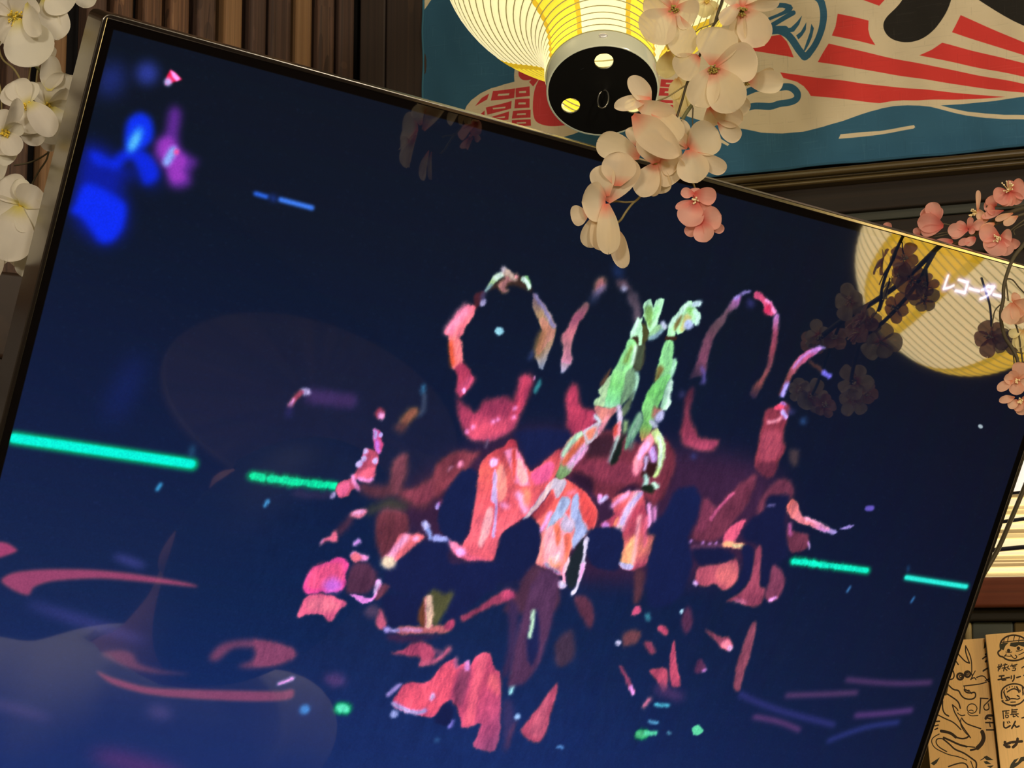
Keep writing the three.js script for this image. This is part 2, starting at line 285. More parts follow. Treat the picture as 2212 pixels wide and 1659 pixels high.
  rl.lookAt(rl.position.clone().add(FLAG_N)); L.attach(rl);
}
// thin dark cables across the shelf light and the cord that hangs beside the TV
{
  const cordMat = std(0x17182a, { roughness: 0.45 }), olive = std(0x4a4128, { roughness: 0.5 });
  const cord = (label, pts, r, mat, off, group) => {
    const q = pts.map(([a, b, o]) => onWall(a, b, o ?? off)), g = tube(q, r, 40, 8); g.translate(-q[0].x, -q[0].y, -q[0].z);
    const m = obj('cable', g, mat); m.position.copy(q[0]); tag(m, label, 'cable', group);
  };
  cord('topmost thin dark cable crossing the glowing shelf panel', [[1960, 1084], [2100, 1072], [2170, 1067], [2190, 1065], [2260, 1059], [2410, 1046]], 0.0018, cordMat, 0.03, 'cables across the shelf light');
  cord('middle thin dark cable crossing the glowing shelf panel', [[1960, 1140], [2100, 1133], [2165, 1127], [2212, 1121], [2300, 1114], [2410, 1107]], 0.0022, cordMat, 0.03, 'cables across the shelf light');
  cord('lowest dark blue cable crossing the glowing shelf panel', [[1960, 1196], [2100, 1192], [2158, 1187], [2212, 1182], [2300, 1178], [2410, 1176]], 0.0026, cordMat, 0.03, 'cables across the shelf light');
  cord('thick olive cord running slantwise beside the right edge of the television', [[2300, 850, 0.07], [2260, 930, 0.07], [2214, 1050, 0.07], [2184, 1122, 0.07], [2155, 1188, 0.07], [2120, 1250, 0.075], [2085, 1330, 0.08], [2060, 1400, 0.08], [2040, 1500, 0.06]], 0.0027, olive, 0.07);
}
// two wooden plaques with ink drawings, leaning under the shelf beam
{
  const wood = (seedTone) => { const c = canvas(512, 1400), x = c.getContext('2d'); x.fillStyle = seedTone; x.fillRect(0, 0, 512, 1400);
    for (let i = 0; i < 420; i++) { x.globalAlpha = rr(0.03, 0.12); x.strokeStyle = rnd() < 0.5 ? '#8a5f28' : '#f0cd88'; x.lineWidth = rr(0.7, 3); const a = rr(0, 512), y0 = rr(-200, 1400), l = rr(60, 500); x.beginPath(); x.moveTo(a, y0); x.lineTo(a + rr(-4, 4), y0 + l); x.stroke(); }
    x.globalAlpha = 1; return [c, x]; };
  function plaque(name, label, quad, off, tone, draw) {
    const [tl, tr, br, bl] = quad.map(([a, b]) => onWall(a, b, off));
    const w = (tl.distanceTo(tr) + bl.distanceTo(br)) / 2, h = (tl.distanceTo(bl) + tr.distanceTo(br)) / 2;
    const X = tr.clone().sub(tl).add(br).sub(bl).normalize(), Y = tl.clone().sub(bl).add(tr).sub(br); Y.addScaledVector(X, -Y.dot(X)).normalize();
    const Z = X.clone().cross(Y), c = tl.clone().add(tr).add(br).add(bl).multiplyScalar(0.25), base = c.clone().addScaledVector(Y, -h / 2);
    const o = thing(name, label, 'plaque', base, undefined), [cv, x] = wood(tone);
    const M = (px, py) => { const p = onPlane(px, py, c, Z).sub(c); return [(p.dot(X) / w + 0.5) * 512, (0.5 - p.dot(Y) / h) * 1400]; };
    const K = (a, b) => M(1980 + a / 4.62, 1300 + b / 4.62);
    const pen = {
      s(wd, ...pts) { const q = []; for (let i = 0; i < pts.length; i += 2) q.push(K(pts[i], pts[i + 1])); x.strokeStyle = x.fillStyle = '#3a2a17'; x.lineCap = x.lineJoin = 'round'; x.lineWidth = wd * 1.15; x.beginPath(); x.moveTo(...q[0]);
        for (let i = 1; i < q.length - 1; i++) x.quadraticCurveTo(q[i][0], q[i][1], (q[i][0] + q[i + 1][0]) / 2, (q[i][1] + q[i + 1][1]) / 2); x.lineTo(...q[q.length - 1]); x.stroke(); },
      f(...pts) { x.fillStyle = '#3d3a28'; x.beginPath(); for (let i = 0; i < pts.length; i += 2) { const q = K(pts[i], pts[i + 1]); i ? x.lineTo(...q) : x.moveTo(...q); } x.closePath(); x.fill(); },
      o(wd, a, b, r, r2 = r) { const q = []; for (let i = 0; i <= 14; i++) q.push(a + r * Math.cos(i / 14 * 6.283), b + r2 * Math.sin(i / 14 * 6.283)); pen.s(wd, ...q); },
    };
    draw(pen);
    const g = new RoundedBoxGeometry(w, h, 0.005, 2, 0.0012), p = g.attributes.position;
    for (let i = 0; i < p.count; i++) g.attributes.uv.setXY(i, p.getX(i) / w + 0.5, p.getY(i) / h + 0.5);
    g.translate(0, h / 2, -0.0025); g.applyQuaternion(frameFrom(X, Y, Z));
    obj('board', g, std(0xffffff, { map: tex(cv), roughness: 0.75 }), o);
    return o;
  }
  plaque('wooden_plaque', 'pale wooden plaque with an ink drawn dragon, half hidden by the television', [[1999, 1387], [2139, 1379], [2157, 1800], [2006, 1808]], 0.05, '#fbca80', (p) => {
    p.s(8, 415, 520, 450, 560, 490, 600, 525, 612); p.s(8, 490, 440, 485, 480, 500, 540, 528, 612); p.s(7, 495, 450, 530, 520, 550, 600, 550, 700); p.s(8, 385, 580, 415, 625);
    p.s(8, 365, 690, 380, 730, 365, 770, 335, 775); p.o(13, 435, 745, 32); p.o(13, 508, 722, 29); p.o(7, 440, 745, 13); p.o(8, 505, 720, 11); p.s(8, 455, 730, 490, 732);
    p.s(7, 540, 775, 575, 750, 592, 775); p.s(8, 545, 710, 560, 740, 545, 770); p.s(7, 600, 755, 640, 735, 680, 745, 700, 780, 728, 802); p.s(6, 560, 735, 585, 690); p.s(7, 685, 790, 722, 768);
    p.s(9, 318, 828, 360, 880, 420, 880, 440, 930, 480, 968, 550, 976, 592, 950, 585, 898, 540, 912, 492, 905, 468, 868, 520, 892); p.s(7, 470, 840, 560, 830, 640, 820, 700, 800); p.s(6, 475, 840, 485, 890); p.s(6, 520, 880, 550, 918);
    p.o(6, 553, 1065, 50, 48); p.s(6, 525, 1085, 548, 1078, 565, 1090); p.s(8, 640, 962, 634, 1060, 630, 1112); p.s(7, 636, 962, 712, 966); p.s(7, 738, 970, 700, 1010, 665, 1042, 682, 1086, 728, 1072, 714, 1018); p.s(5, 510, 1106, 520, 1140, 612, 1134);
    p.s(9, 290, 910, 370, 960, 420, 1000, 436, 1062); p.s(8, 358, 1028, 370, 1090, 420, 1170, 460, 1250, 520, 1330, 536, 1356); p.s(8, 215, 1130, 280, 1165, 370, 1200, 442, 1275); p.s(8, 450, 1160, 480, 1210, 560, 1240, 640, 1266);
    p.s(9, 260, 990, 255, 1060, 280, 1120, 320, 1140); p.s(6, 410, 1110, 440, 1140, 482, 1130); p.s(7, 360, 1030, 400, 1060, 412, 1085); p.s(6, 442, 1170, 430, 1215, 478, 1300, 530, 1345);
    p.s(18, 245, 1290, 330, 1300, 390, 1350); p.s(10, 380, 1345, 440, 1370, 500, 1360, 522, 1338); p.s(26, 655, 1300, 675, 1345, 656, 1410, 608, 1458); p.s(12, 612, 1455, 580, 1474, 540, 1480);
    p.s(6, 225, 1320, 160, 1350, 145, 1400, 180, 1460, 260, 1500, 330, 1530, 420, 1545, 500, 1580); p.s(12, 270, 1355, 340, 1385, 420, 1425, 500, 1445); p.s(7, 480, 1440, 580, 1452); p.s(7, 275, 1370, 210, 1356, 188, 1400, 220, 1450, 300, 1495);
    p.s(10, 265, 1370, 330, 1420, 380, 1475, 470, 1505, 560, 1570, 602, 1602, 590, 1690); p.s(8, 318, 1645, 420, 1605, 500, 1612, 522, 1690); p.s(6, 540, 1590, 560, 1640, 575, 1690);
    p.f(680, 392, 738, 400, 700, 440, 668, 472); p.s(13, 690, 525, 720, 505, 750, 505); p.s(9, 690, 545, 660, 568); p.s(14, 690, 596, 720, 575, 752, 576); p.s(10, 665, 690, 700, 665, 742, 650);
    p.s(9, 188, 1195, 228, 1192); p.s(8, 184, 1238, 216, 1230); p.s(8, 182, 1275, 210, 1262); p.s(16, 690, 1165, 700, 1135, 745, 1135); p.s(10, 690, 1155, 740, 1168); p.s(9, 690, 1205, 762, 1206); p.s(7, 728, 1200, 735, 1245); p.s(9, 698, 1278, 766, 1278);
    p.f(140, 1612, 232, 1552, 200, 1610, 172, 1632); p.f(668, 1548, 700, 1536, 768, 1580, 700, 1582); p.f(668, 1594, 700, 1588, 745, 1618, 690, 1620); p.s(5, 640, 1580, 690, 1550); p.f(700, 1640, 770, 1632, 740, 1659);
  });
  plaque('wooden_plaque', 'pale wooden plaque with two ink drawn faces and brush lettering beside the dragon plaque', [[2139, 1371], [2292, 1357], [2312, 1796], [2165, 1802]], 0.058, '#fccd84', (p) => {
    p.s(10, 838, 480, 812, 495, 812, 520, 832, 545, 862, 548, 890, 575, 960, 590, 1030, 580, 1090, 550, 1120, 500); p.s(10, 838, 470, 830, 430, 850, 380, 900, 345, 960, 330, 1030, 340, 1090, 375); p.f(830, 425, 862, 412, 920, 405, 885, 440, 868, 482, 832, 470);
    p.f(938, 408, 1000, 402, 1110, 396, 1110, 430, 1080, 452, 1020, 432, 985, 452, 930, 440); p.s(6, 850, 405, 930, 395, 1030, 385, 1100, 380); for (const [a, b] of [[880, 352], [920, 342], [980, 335], [1030, 342]]) p.s(5, a, b, a - 8, b + 25, a - 12, b + 55);
    p.o(12, 918, 487, 8, 8); p.o(12, 1016, 464, 8, 8); p.s(5, 890, 500, 920, 510, 950, 500); p.s(5, 995, 492, 1030, 492, 1055, 475); p.s(5, 880, 535, 920, 548, 950, 540); p.s(6, 940, 530, 960, 560, 990, 570, 1003, 545, 985, 532); p.s(6, 895, 520, 880, 545); p.s(5, 1020, 530, 1080, 500);
    // lettering lines, brush strokes read from the photograph
    p.s(7, 822, 628, 815, 690); p.s(7, 808, 652, 852, 640); p.s(7, 846, 622, 828, 672); p.s(6, 862, 632, 902, 625); p.s(7, 884, 618, 868, 690); p.s(6, 852, 662, 906, 652); p.s(7, 876, 660, 902, 684); p.s(7, 916, 640, 904, 664, 928, 672); p.s(6, 952, 622, 946, 650, 992, 640); p.s(6, 962, 662, 992, 655, 986, 686, 955, 686); p.s(6, 936, 642, 1002, 624); p.s(7, 1050, 660, 1085, 630, 1095, 690);
    p.s(9, 825, 742, 872, 737); p.s(9, 814, 778, 882, 764); p.s(9, 848, 740, 846, 772, 858, 784, 890, 778); p.s(9, 892, 761, 926, 755); p.s(8, 946, 740, 944, 768); p.s(9, 974, 735, 976, 768, 958, 792); p.s(9, 1000, 756, 1036, 745); p.s(8, 1070, 735, 1100, 730);
    p.s(9, 852, 965, 838, 900, 880, 842, 960, 814, 1050, 828, 1090, 890); p.s(9, 852, 990, 880, 1018, 950, 1036, 1030, 1022, 1085, 965); for (let i = 0; i < 9; i++) p.s(6, 850 + i * 26, 905 - Math.sin(i / 8 * 3.1) * 62, 845 + i * 27, 935 - Math.sin(i / 8 * 3.1) * 88); p.s(9, 870, 900, 885, 945, 905, 975); p.s(8, 905, 900, 960, 860, 1010, 880, 1022, 905); p.s(10, 1000, 850, 1020, 890); p.s(8, 1055, 850, 1065, 920);
    p.s(10, 905, 945, 925, 962); p.s(9, 1005, 935, 1022, 945); p.s(7, 890, 985, 920, 985, 935, 965, 985, 968, 1010, 975, 1030, 960); p.s(6, 940, 1002, 985, 1000); p.s(7, 862, 985, 856, 1000, 880, 1010); for (let i = 0; i < 5; i++) p.s(5, 950 + i * 10, 1036, 948 + i * 10, 1042);
    p.s(7, 862, 1095, 868, 1165); p.s(7, 858, 1092, 922, 1086); p.s(7, 895, 1086, 890, 1112); p.s(6, 888, 1112, 918, 1110); p.s(6, 888, 1130, 918, 1128, 916, 1155, 888, 1158, 888, 1130); p.s(7, 952, 1072, 950, 1125); p.s(6, 952, 1080, 1006, 1074); p.s(6, 952, 1096, 998, 1092); p.s(6, 952, 1110, 996, 1106); p.s(7, 938, 1126, 1014, 1118); p.s(7, 966, 1126, 958, 1152, 984, 1142); p.s(7, 986, 1124, 1014, 1148); p.s(8, 1050, 1160, 1085, 1150);
    p.s(10, 870, 1200, 865, 1245, 890, 1264, 934, 1236); p.s(7, 905, 1198, 912, 1212); p.s(7, 922, 1194, 930, 1206); p.s(10, 985, 1194, 965, 1235, 950, 1262); p.s(10, 962, 1242, 982, 1225, 992, 1256, 1022, 1240);
    p.s(18, 882, 1402, 886, 1446, 925, 1446); p.s(16, 876, 1428, 936, 1405); p.s(16, 952, 1402, 1050, 1392); p.s(17, 1008, 1368, 1002, 1418, 962, 1450);
    p.f(925, 1670, 940, 1620, 975, 1575, 1020, 1560, 980, 1610, 1010, 1600, 1040, 1550, 1100, 1540, 1120, 1580, 1060, 1590, 1000, 1640, 960, 1665);
  });
}

// ---------------------------------------------------------------- the television
const TV_W = 0.95, TV_H = 0.574;
const TV_X = toWorld(V(0.8486, -0.1672, -0.502)).normalize(), TV_N = toWorld(V(0.4503, -0.2698, 0.8511)), TV_Y = TV_N.clone().cross(TV_X).normalize();
TV_N.copy(TV_X).cross(TV_Y).normalize();
const TV_TL = toWorld(V(-0.2783, 0.2531, -1.3432)).add(EYE);
const TV_C = TV_TL.clone().addScaledVector(TV_X, TV_W / 2).addScaledVector(TV_Y, -TV_H / 2);
const TV_Q = frameFrom(TV_X, TV_Y, TV_N);
const nearTV = (px, py, h) => onPlane(px, py, TV_TL.clone().addScaledVector(TV_N, h), TV_N);        // a point h in front of the screen's plane
{
  const CW = 2048, CH = Math.round(CW * TV_H / TV_W), c = canvas(CW, CH), x = c.getContext('2d');
  const S = (px, py) => { const p = onPlane(px, py, TV_TL, TV_N).sub(TV_TL); return [p.dot(TV_X) / TV_W * CW, -p.dot(TV_Y) / TV_W * CW]; };
  const crop = (ox, oy, s) => (a, b) => S(ox + a / s, oy + b / s);
  const B = 0.009 / TV_W * CW;                                     // black border behind the glass
  x.fillStyle = '#000'; x.fillRect(0, 0, CW, CH);
  x.save(); x.beginPath(); x.rect(B, B, CW - 2 * B, CH - 2 * B); x.clip();
  const g0 = x.createLinearGradient(0, 0, 0, CH);
  g0.addColorStop(0, '#081220'); g0.addColorStop(0.2, '#0a1528'); g0.addColorStop(0.45, '#0b1a3c'); g0.addColorStop(0.7, '#11244e'); g0.addColorStop(0.85, '#152a60'); g0.addColorStop(1, '#182e6a');
  x.fillStyle = g0; x.fillRect(0, 0, CW, CH);
  const g1 = x.createLinearGradient(CW * 0.55, 0, CW, 0); g1.addColorStop(0, 'rgba(10,10,22,0)'); g1.addColorStop(1, 'rgba(12,10,20,0.5)'); x.fillStyle = g1; x.fillRect(0, 0, CW, CH);
  const trace = (m, pts, smooth) => {
    const q = []; for (let i = 0; i < pts.length; i += 2) q.push(m(pts[i], pts[i + 1]));
    x.beginPath();
    if (smooth) { const n = q.length, T = 0.15; x.moveTo(...q[0]); for (let i = 0; i < n; i++) { const p0 = q[(i + n - 1) % n], p1 = q[i], p2 = q[(i + 1) % n], p3 = q[(i + 2) % n]; x.bezierCurveTo(p1[0] + (p2[0] - p0[0]) * T, p1[1] + (p2[1] - p0[1]) * T, p2[0] - (p3[0] - p1[0]) * T, p2[1] - (p3[1] - p1[1]) * T, p2[0], p2[1]); } }
    else q.forEach((p, i) => (i ? x.lineTo(...p) : x.moveTo(...p)));
    x.closePath();
  };
  const P = (m, col, blur, pts, smooth = true) => { x.filter = blur ? `blur(${blur * 0.7}px)` : 'none'; x.fillStyle = col; trace(m, pts, smooth); x.fill(); x.filter = 'none'; };
  const G = (m, blur, pts, a, b, ...cols) => {                     // polygon filled with a gradient from a to b
    const g = x.createLinearGradient(...m(...a), ...m(...b)); cols.forEach((k, i) => g.addColorStop(i / (cols.length - 1), k));
    x.filter = blur ? `blur(${blur * 0.7}px)` : 'none'; x.fillStyle = g; trace(m, pts, true); x.fill(); x.filter = 'none';
  };
  const L = (m, col, w, blur, pts) => {
    const q = []; for (let i = 0; i < pts.length; i += 2) q.push(m(pts[i], pts[i + 1]));
    x.filter = blur ? `blur(${blur}px)` : 'none'; x.strokeStyle = col; x.lineWidth = w; x.lineCap = 'round'; x.lineJoin = 'round'; x.beginPath(); x.moveTo(...q[0]);
    for (let i = 1; i < q.length - 1; i++) x.quadraticCurveTo(q[i][0], q[i][1], (q[i][0] + q[i + 1][0]) / 2, (q[i][1] + q[i + 1][1]) / 2);
    x.lineTo(...q[q.length - 1]); x.stroke(); x.filter = 'none';
  };
  const D = (m, col, blur, a, b, r, r2 = r) => { const [p, q] = m(a, b); x.filter = blur ? `blur(${blur}px)` : 'none'; x.fillStyle = col; x.beginPath(); x.ellipse(p, q, r, r2, 0.2, 0, 7); x.fill(); x.filter = 'none'; };
  const I = S, c1 = crop(600, 760, 3.95), c2 = crop(900, 560, 3.771), c3 = crop(1180, 560, 3.771), c4 = crop(1440, 580, 3.191), c5 = crop(600, 1080, 2.962), c6 = crop(940, 930, 4.254), c7 = crop(1280, 1000, 2.592);

  // stage lights in the picture's corner
  D(I, '#1b2a72', 12, 240, 172, 20, 26); D(I, '#2b3a98', 8, 318, 158, 17, 17);
  P(I, '#d8203c', 2, [368, 150, 380, 158, 394, 172, 374, 178, 357, 184, 360, 164], false); P(I, '#f3a8f0', 2, [368, 151, 378, 157, 390, 170, 382, 176, 372, 166], false); D(I, '#c8b8ff', 2, 363, 177, 6);
  P(I, '#0a1c9a', 16, [186, 310, 240, 330, 275, 360, 320, 365, 345, 385, 330, 405, 290, 380, 262, 400, 275, 440, 270, 500, 235, 528, 205, 520, 160, 470, 165, 390]);
  P(I, '#0a30f0', 6, [272, 270, 285, 250, 305, 243, 325, 255, 332, 280, 328, 305, 310, 322, 290, 328, 270, 318]); P(I, '#0a28e0', 7, [192, 328, 215, 330, 240, 345, 268, 322, 305, 322, 335, 345, 345, 375, 335, 392, 312, 398, 300, 370, 285, 347, 268, 350, 255, 368, 230, 360, 205, 355]);
  P(I, '#0a2cf2', 7, [162, 440, 182, 398, 215, 404, 250, 424, 272, 444, 268, 484, 256, 508, 238, 524, 214, 522, 196, 496, 176, 470, 152, 458]); D(I, '#2f8cff', 4, 292, 302, 9, 22); D(I, '#58c0ff', 3, 291, 305, 5, 14);
P(I, '#5c2890', 8, [364, 244, 376, 228, 392, 244, 386, 290, 392, 322, 424, 344, 428, 352, 412, 372, 414, 396, 392, 408, 366, 402, 358, 372, 332, 334, 338, 302, 356, 288]); P(I, '#8a38b4', 6, [344, 306, 368, 296, 384, 320, 404, 346, 396, 366, 402, 386, 380, 396, 366, 384, 360, 352, 344, 334]); L(I, '#8fb0ff', 13, 3, [374, 325, 360, 350]); D(I, '#e0508a', 2, 381, 328, 4);
  L(I, '#2a66e8', 7, 2, [552, 418, 576, 425]); L(I, '#3f7ff8', 8, 2, [606, 431, 674, 449]); D(I, '#1c3c9c', 4, 590, 428, 8, 4);
  D(I, '#14246a', 18, 270, 840, 12, 60);

  // bars of light
  L(I, '#00a06a', 23, 3, [30, 946, 415, 1003]); L(I, '#00f4dc', 15, 1.5, [30, 946, 413, 1002]);
  L(I, '#04845c', 20, 3, [545, 1028, 722, 1052]); L(I, '#04f0a8', 13, 1.5, [548, 1028, 568, 1031]); L(I, '#04f0ac', 12, 1.5, [584, 1033, 722, 1051]);
  L(I, '#049468', 17, 3, [1712, 1211, 1874, 1233]); L(I, '#0cf2cc', 11, 1.5, [1714, 1212, 1872, 1232]); L(I, '#0c9480', 14, 3, [1958, 1247, 2088, 1267]); L(I, '#2aeede', 9, 1.5, [1958, 1247, 2087, 1267]);
  for (const [a, b, r, col] of [[343, 1052, 6, '#3fa6e0'], [575, 1086, 6, '#4fb0f0'], [1833, 1273, 4, '#4f9ae0'], [1971, 1296, 4, '#3f8ad0']]) L(I, col, r, 2, [a + 4, b - 6, a - 3, b + 5]);
  L(I, '#24587c', 7, 4, [416, 966, 413, 984]); L(I, '#1b4a78', 5, 3, [1962, 1224, 1962, 1232]);
  L(I, '#6a58d0', 8, 2, [1873, 1098, 1884, 1098]);

  // reflections and sweeps on the stage floor
  P(I, '#8e3f60', 3, [-8, 1172, 15, 1172, 38, 1188, 20, 1198, -8, 1204]);
  P(I, '#874260', 4, [2, 1254, 30, 1236, 100, 1229, 200, 1230, 300, 1240, 400, 1257, 425, 1268, 330, 1259, 220, 1250, 120, 1255, 75, 1268, 62, 1286, 30, 1276]);
  P(I, '#6c3f62', 6, [452, 1420, 480, 1390, 540, 1381, 600, 1388, 642, 1411, 605, 1436, 545, 1443, 515, 1438, 545, 1425, 548, 1402, 505, 1400, 470, 1427]); P(I, '#7c4462', 4, [548, 1385, 600, 1390, 640, 1411, 604, 1432, 550, 1438, 556, 1410]);
  P(I, '#5f3d62', 5, [218, 1412, 260, 1403, 288, 1412, 300, 1432, 345, 1447, 410, 1456, 330, 1453, 270, 1440]);
  P(I, '#784264', 4, [207, 1448, 250, 1464, 330, 1484, 480, 1490, 600, 1492, 634, 1488, 628, 1510, 560, 1515, 420, 1510, 320, 1500, 240, 1477]); L(I, '#e8b0f0', 7, 2, [603, 1477, 632, 1465]);
  D(I, '#46417a', 9, 345, 1538, 24, 10); D(I, '#463f78', 8, 40, 1532, 60, 6); D(I, '#3b3f86', 6, 280, 1212, 30, 6); D(I, '#54306e', 14, 300, 1655, 90, 16); D(I, '#353a7c', 8, 190, 1345, 110, 8); D(I, '#4c3a72', 6, 724, 1468, 22, 12);
  for (const [pts, col, w] of [[[1830, 1468, 1920, 1478, 2010, 1474], '#543666', 10], [[1700, 1502, 1770, 1500, 1850, 1496], '#5a3a68', 10], [[1630, 1548, 1680, 1556, 1726, 1576], '#5f3a70', 10], [[1850, 1545, 1900, 1542, 1968, 1534], '#543672', 12], [[1790, 1600, 1860, 1570, 1940, 1560], '#2a3478', 10], [[1600, 1500, 1660, 1530, 1800, 1565], '#2c3070', 12]]) L(I, col, w, 5, pts);

  // the dancers. Dark red haze behind the group first
  P(I, '#3a2140', 30, [960, 1000, 1130, 930, 1420, 960, 1660, 1010, 1700, 1150, 1540, 1250, 1200, 1250, 980, 1220, 840, 1100]);
  // crouching dancers at left
  L(c1, '#3a2a5e', 26, 6, [290, 370, 420, 400, 620, 420]); D(c1, '#cdbef4', 2, 236, 342, 10, 6); L(c1, '#9a4a56', 11, 2, [190, 350, 150, 390, 110, 450]); L(c1, '#d8a6d8', 6, 2, [130, 410, 108, 445]); L(c1, '#23245e', 9, 4, [110, 460, 95, 540]);
  D(c1, '#8a3a4c', 2, 870, 525, 10, 10); D(c1, '#e8b0d8', 2, 880, 545, 6, 7); L(c1, '#2f6a94', 8, 3, [1245, 300, 1240, 350]); L(c1, '#3c4a66', 8, 3, [1250, 370, 1255, 480, 1210, 535]); P(c1, '#80543e', 5, [1040, 600, 1060, 540, 1140, 470, 1200, 480, 1190, 530, 1120, 610, 1070, 640]); P(c1, '#54343c', 7, [1000, 620, 1110, 600, 1090, 660, 1050, 700, 1000, 660]);
  P(c1, '#b4486e', 2, [815, 660, 860, 665, 890, 700, 885, 760, 905, 800, 885, 850, 850, 872, 825, 830, 812, 730]); L(c1, '#c8b4ff', 8, 2, [830, 680, 835, 730]); L(c1, '#c080e8', 7, 2, [845, 770, 858, 850]); D(c1, '#c8b4ff', 1, 880, 705, 4, 5);
  P(c1, '#a04a58', 2, [740, 830, 800, 830, 850, 870, 860, 920, 835, 1010, 760, 1050, 690, 1040, 640, 1090, 700, 1160, 640, 1180, 600, 1230, 540, 1240, 490, 1190, 500, 1140, 560, 1100, 640, 1060, 690, 980, 720, 900]); P(c1, '#dc6a74', 3, [650, 1050, 740, 1010, 830, 980, 830, 1060, 780, 1110, 700, 1090, 660, 1090]); P(c1, '#dc6c86', 3, [500, 1170, 560, 1110, 610, 1100, 600, 1190, 550, 1235, 505, 1210]);
  for (const [a, b, r] of [[752, 850, 5], [735, 915, 5], [700, 960, 6], [828, 928, 5], [470, 1225, 5]]) D(c1, '#d8c0ff', 1.5, a, b, r, r * 1.2); L(c1, '#e8a0d0', 7, 2, [640, 1060, 650, 1120, 695, 1175]); L(c1, '#e0a0d8', 8, 2, [700, 1080, 760, 1100, 800, 1098]); L(c1, '#2c2a50', 12, 5, [150, 1210, 300, 1225, 440, 1225]);
  P(c1, '#5a3040', 8, [700, 1120, 900, 1140, 980, 1080, 1000, 960, 1060, 870, 1110, 900, 1100, 1020, 1060, 1150, 1130, 1180, 1300, 1080, 1420, 930, 1560, 850, 1590, 960, 1580, 1080, 1420, 1180, 1310, 1260, 1290, 1340, 1130, 1320, 1000, 1230, 860, 1250, 720, 1200]); P(c1, '#74404c', 6, [980, 930, 1090, 870, 1100, 960, 1080, 1080, 1020, 1190, 985, 1200, 960, 1080]); P(c1, '#7a3a48', 6, [1050, 1200, 1200, 1150, 1310, 1080, 1400, 960, 1500, 900, 1560, 960, 1400, 1050, 1360, 1180, 1280, 1290, 1150, 1290]); P(c1, '#3c3c38', 8, [760, 1340, 860, 1290, 960, 1250, 1110, 1300, 1080, 1350, 900, 1340, 780, 1390]);
  P(c1, '#7c4450', 8, [880, 1360, 1060, 1360, 1090, 1500, 1040, 1640, 960, 1660, 870, 1640]); L(c1, '#9e5a66', 4, 2, [1450, 1000, 1490, 970]); D(c1, '#f0b0c0', 2, 1552, 965, 6); P(c1, '#863c52', 4, [1400, 1130, 1480, 1050, 1560, 1040, 1570, 1070, 1460, 1120, 1420, 1170]); D(c1, '#c0a8ff', 1.5, 1365, 1315, 6, 7); D(c1, '#7a3c60', 3, 1395, 1290, 6);
  P(c1, '#d88088', 3, [610, 1390, 660, 1355, 740, 1335, 765, 1360, 730, 1400, 690, 1420, 640, 1418]); L(c1, '#f8c8e8', 6, 2, [650, 1385, 730, 1355]); L(c1, '#4a2c44', 13, 4, [620, 1420, 570, 1490, 530, 1530]); P(c1, '#d4707c', 3, [470, 1530, 510, 1530, 505, 1610, 420, 1620, 365, 1650, 390, 1600, 450, 1570]); L(c1, '#c09ac8', 3, 2, [370, 1640, 395, 1600]); L(c1, '#c89ae8', 8, 2, [690, 1610, 660, 1640]);

  // arms-up dancer at the left of the group
  const red = '#a03c4e', skin = '#e07c78';
  P(c2, '#46202c', 3, [480, 290, 540, 255, 560, 290, 500, 400, 460, 400]); P(c2, skin, 2.5, [425, 372, 482, 395, 460, 470, 395, 560, 345, 645, 262, 625, 228, 595, 270, 550, 340, 460], true); L(c2, '#f090a0', 18, 4, [400, 410, 320, 500, 270, 580]); P(c2, '#e48474', 2.5, [262, 625, 345, 640, 372, 720, 380, 840, 310, 895, 285, 880, 270, 740]); L(c2, '#c8521c', 8, 3, [275, 680, 288, 860]); P(c2, red, 4, [310, 885, 385, 840, 465, 940, 465, 1000, 370, 1115, 328, 1085, 335, 950]); L(c2, '#b85068', 15, 4, [440, 980, 370, 1070]); D(c2, '#e0b0e8', 1.5, 385, 1070, 4);
  G(c2, 2, [945, 285, 985, 305, 1060, 400, 1135, 550, 1105, 700, 1060, 810, 1020, 895, 965, 790, 1000, 690, 1020, 590, 985, 480, 942, 370], [960, 300], [1020, 880], '#7a6478', '#b08f6e', '#a07a58', '#b8967e', '#9aa6c0'); L(c2, '#8c84b8', 7, 2, [965, 300, 1040, 400, 1120, 550]); L(c2, '#8a6a44', 16, 5, [1030, 600, 1000, 700, 985, 770]); L(c2, '#2a3864', 7, 3, [945, 760, 925, 810]);
  P(c2, '#2f7c88', 3, [1005, 975, 1015, 1030, 975, 1085, 950, 1085, 965, 1030]); L(c2, '#c8b0e0', 4, 1.5, [952, 960, 952, 980]);
  G(c2, 5, [830, 970, 880, 940, 945, 970, 930, 1060, 880, 1180, 830, 1300, 780, 1390, 690, 1445, 600, 1480, 480, 1475, 400, 1430, 355, 1330, 330, 1200, 330, 1120, 410, 1190, 480, 1250, 540, 1150, 640, 1130, 740, 1110, 800, 1190, 830, 1080], [600, 1100], [600, 1470], '#70304a', '#9c3e52', '#b44a5c', '#a04a60'); L(c2, '#b04252', 22, 6, [890, 980, 850, 1120, 800, 1230]); P(c2, '#b84e5c', 10, [420, 1390, 480, 1330, 620, 1330, 740, 1300, 770, 1370, 640, 1440, 480, 1450]); for (const [a, b] of [[800, 1215], [795, 1285], [460, 1365], [410, 1405], [660, 1305], [620, 1325]]) D(c2, '#e898c8', 2, a, b, 4); L(c2, '#6a5878', 5, 2, [578, 1470, 568, 1530]);
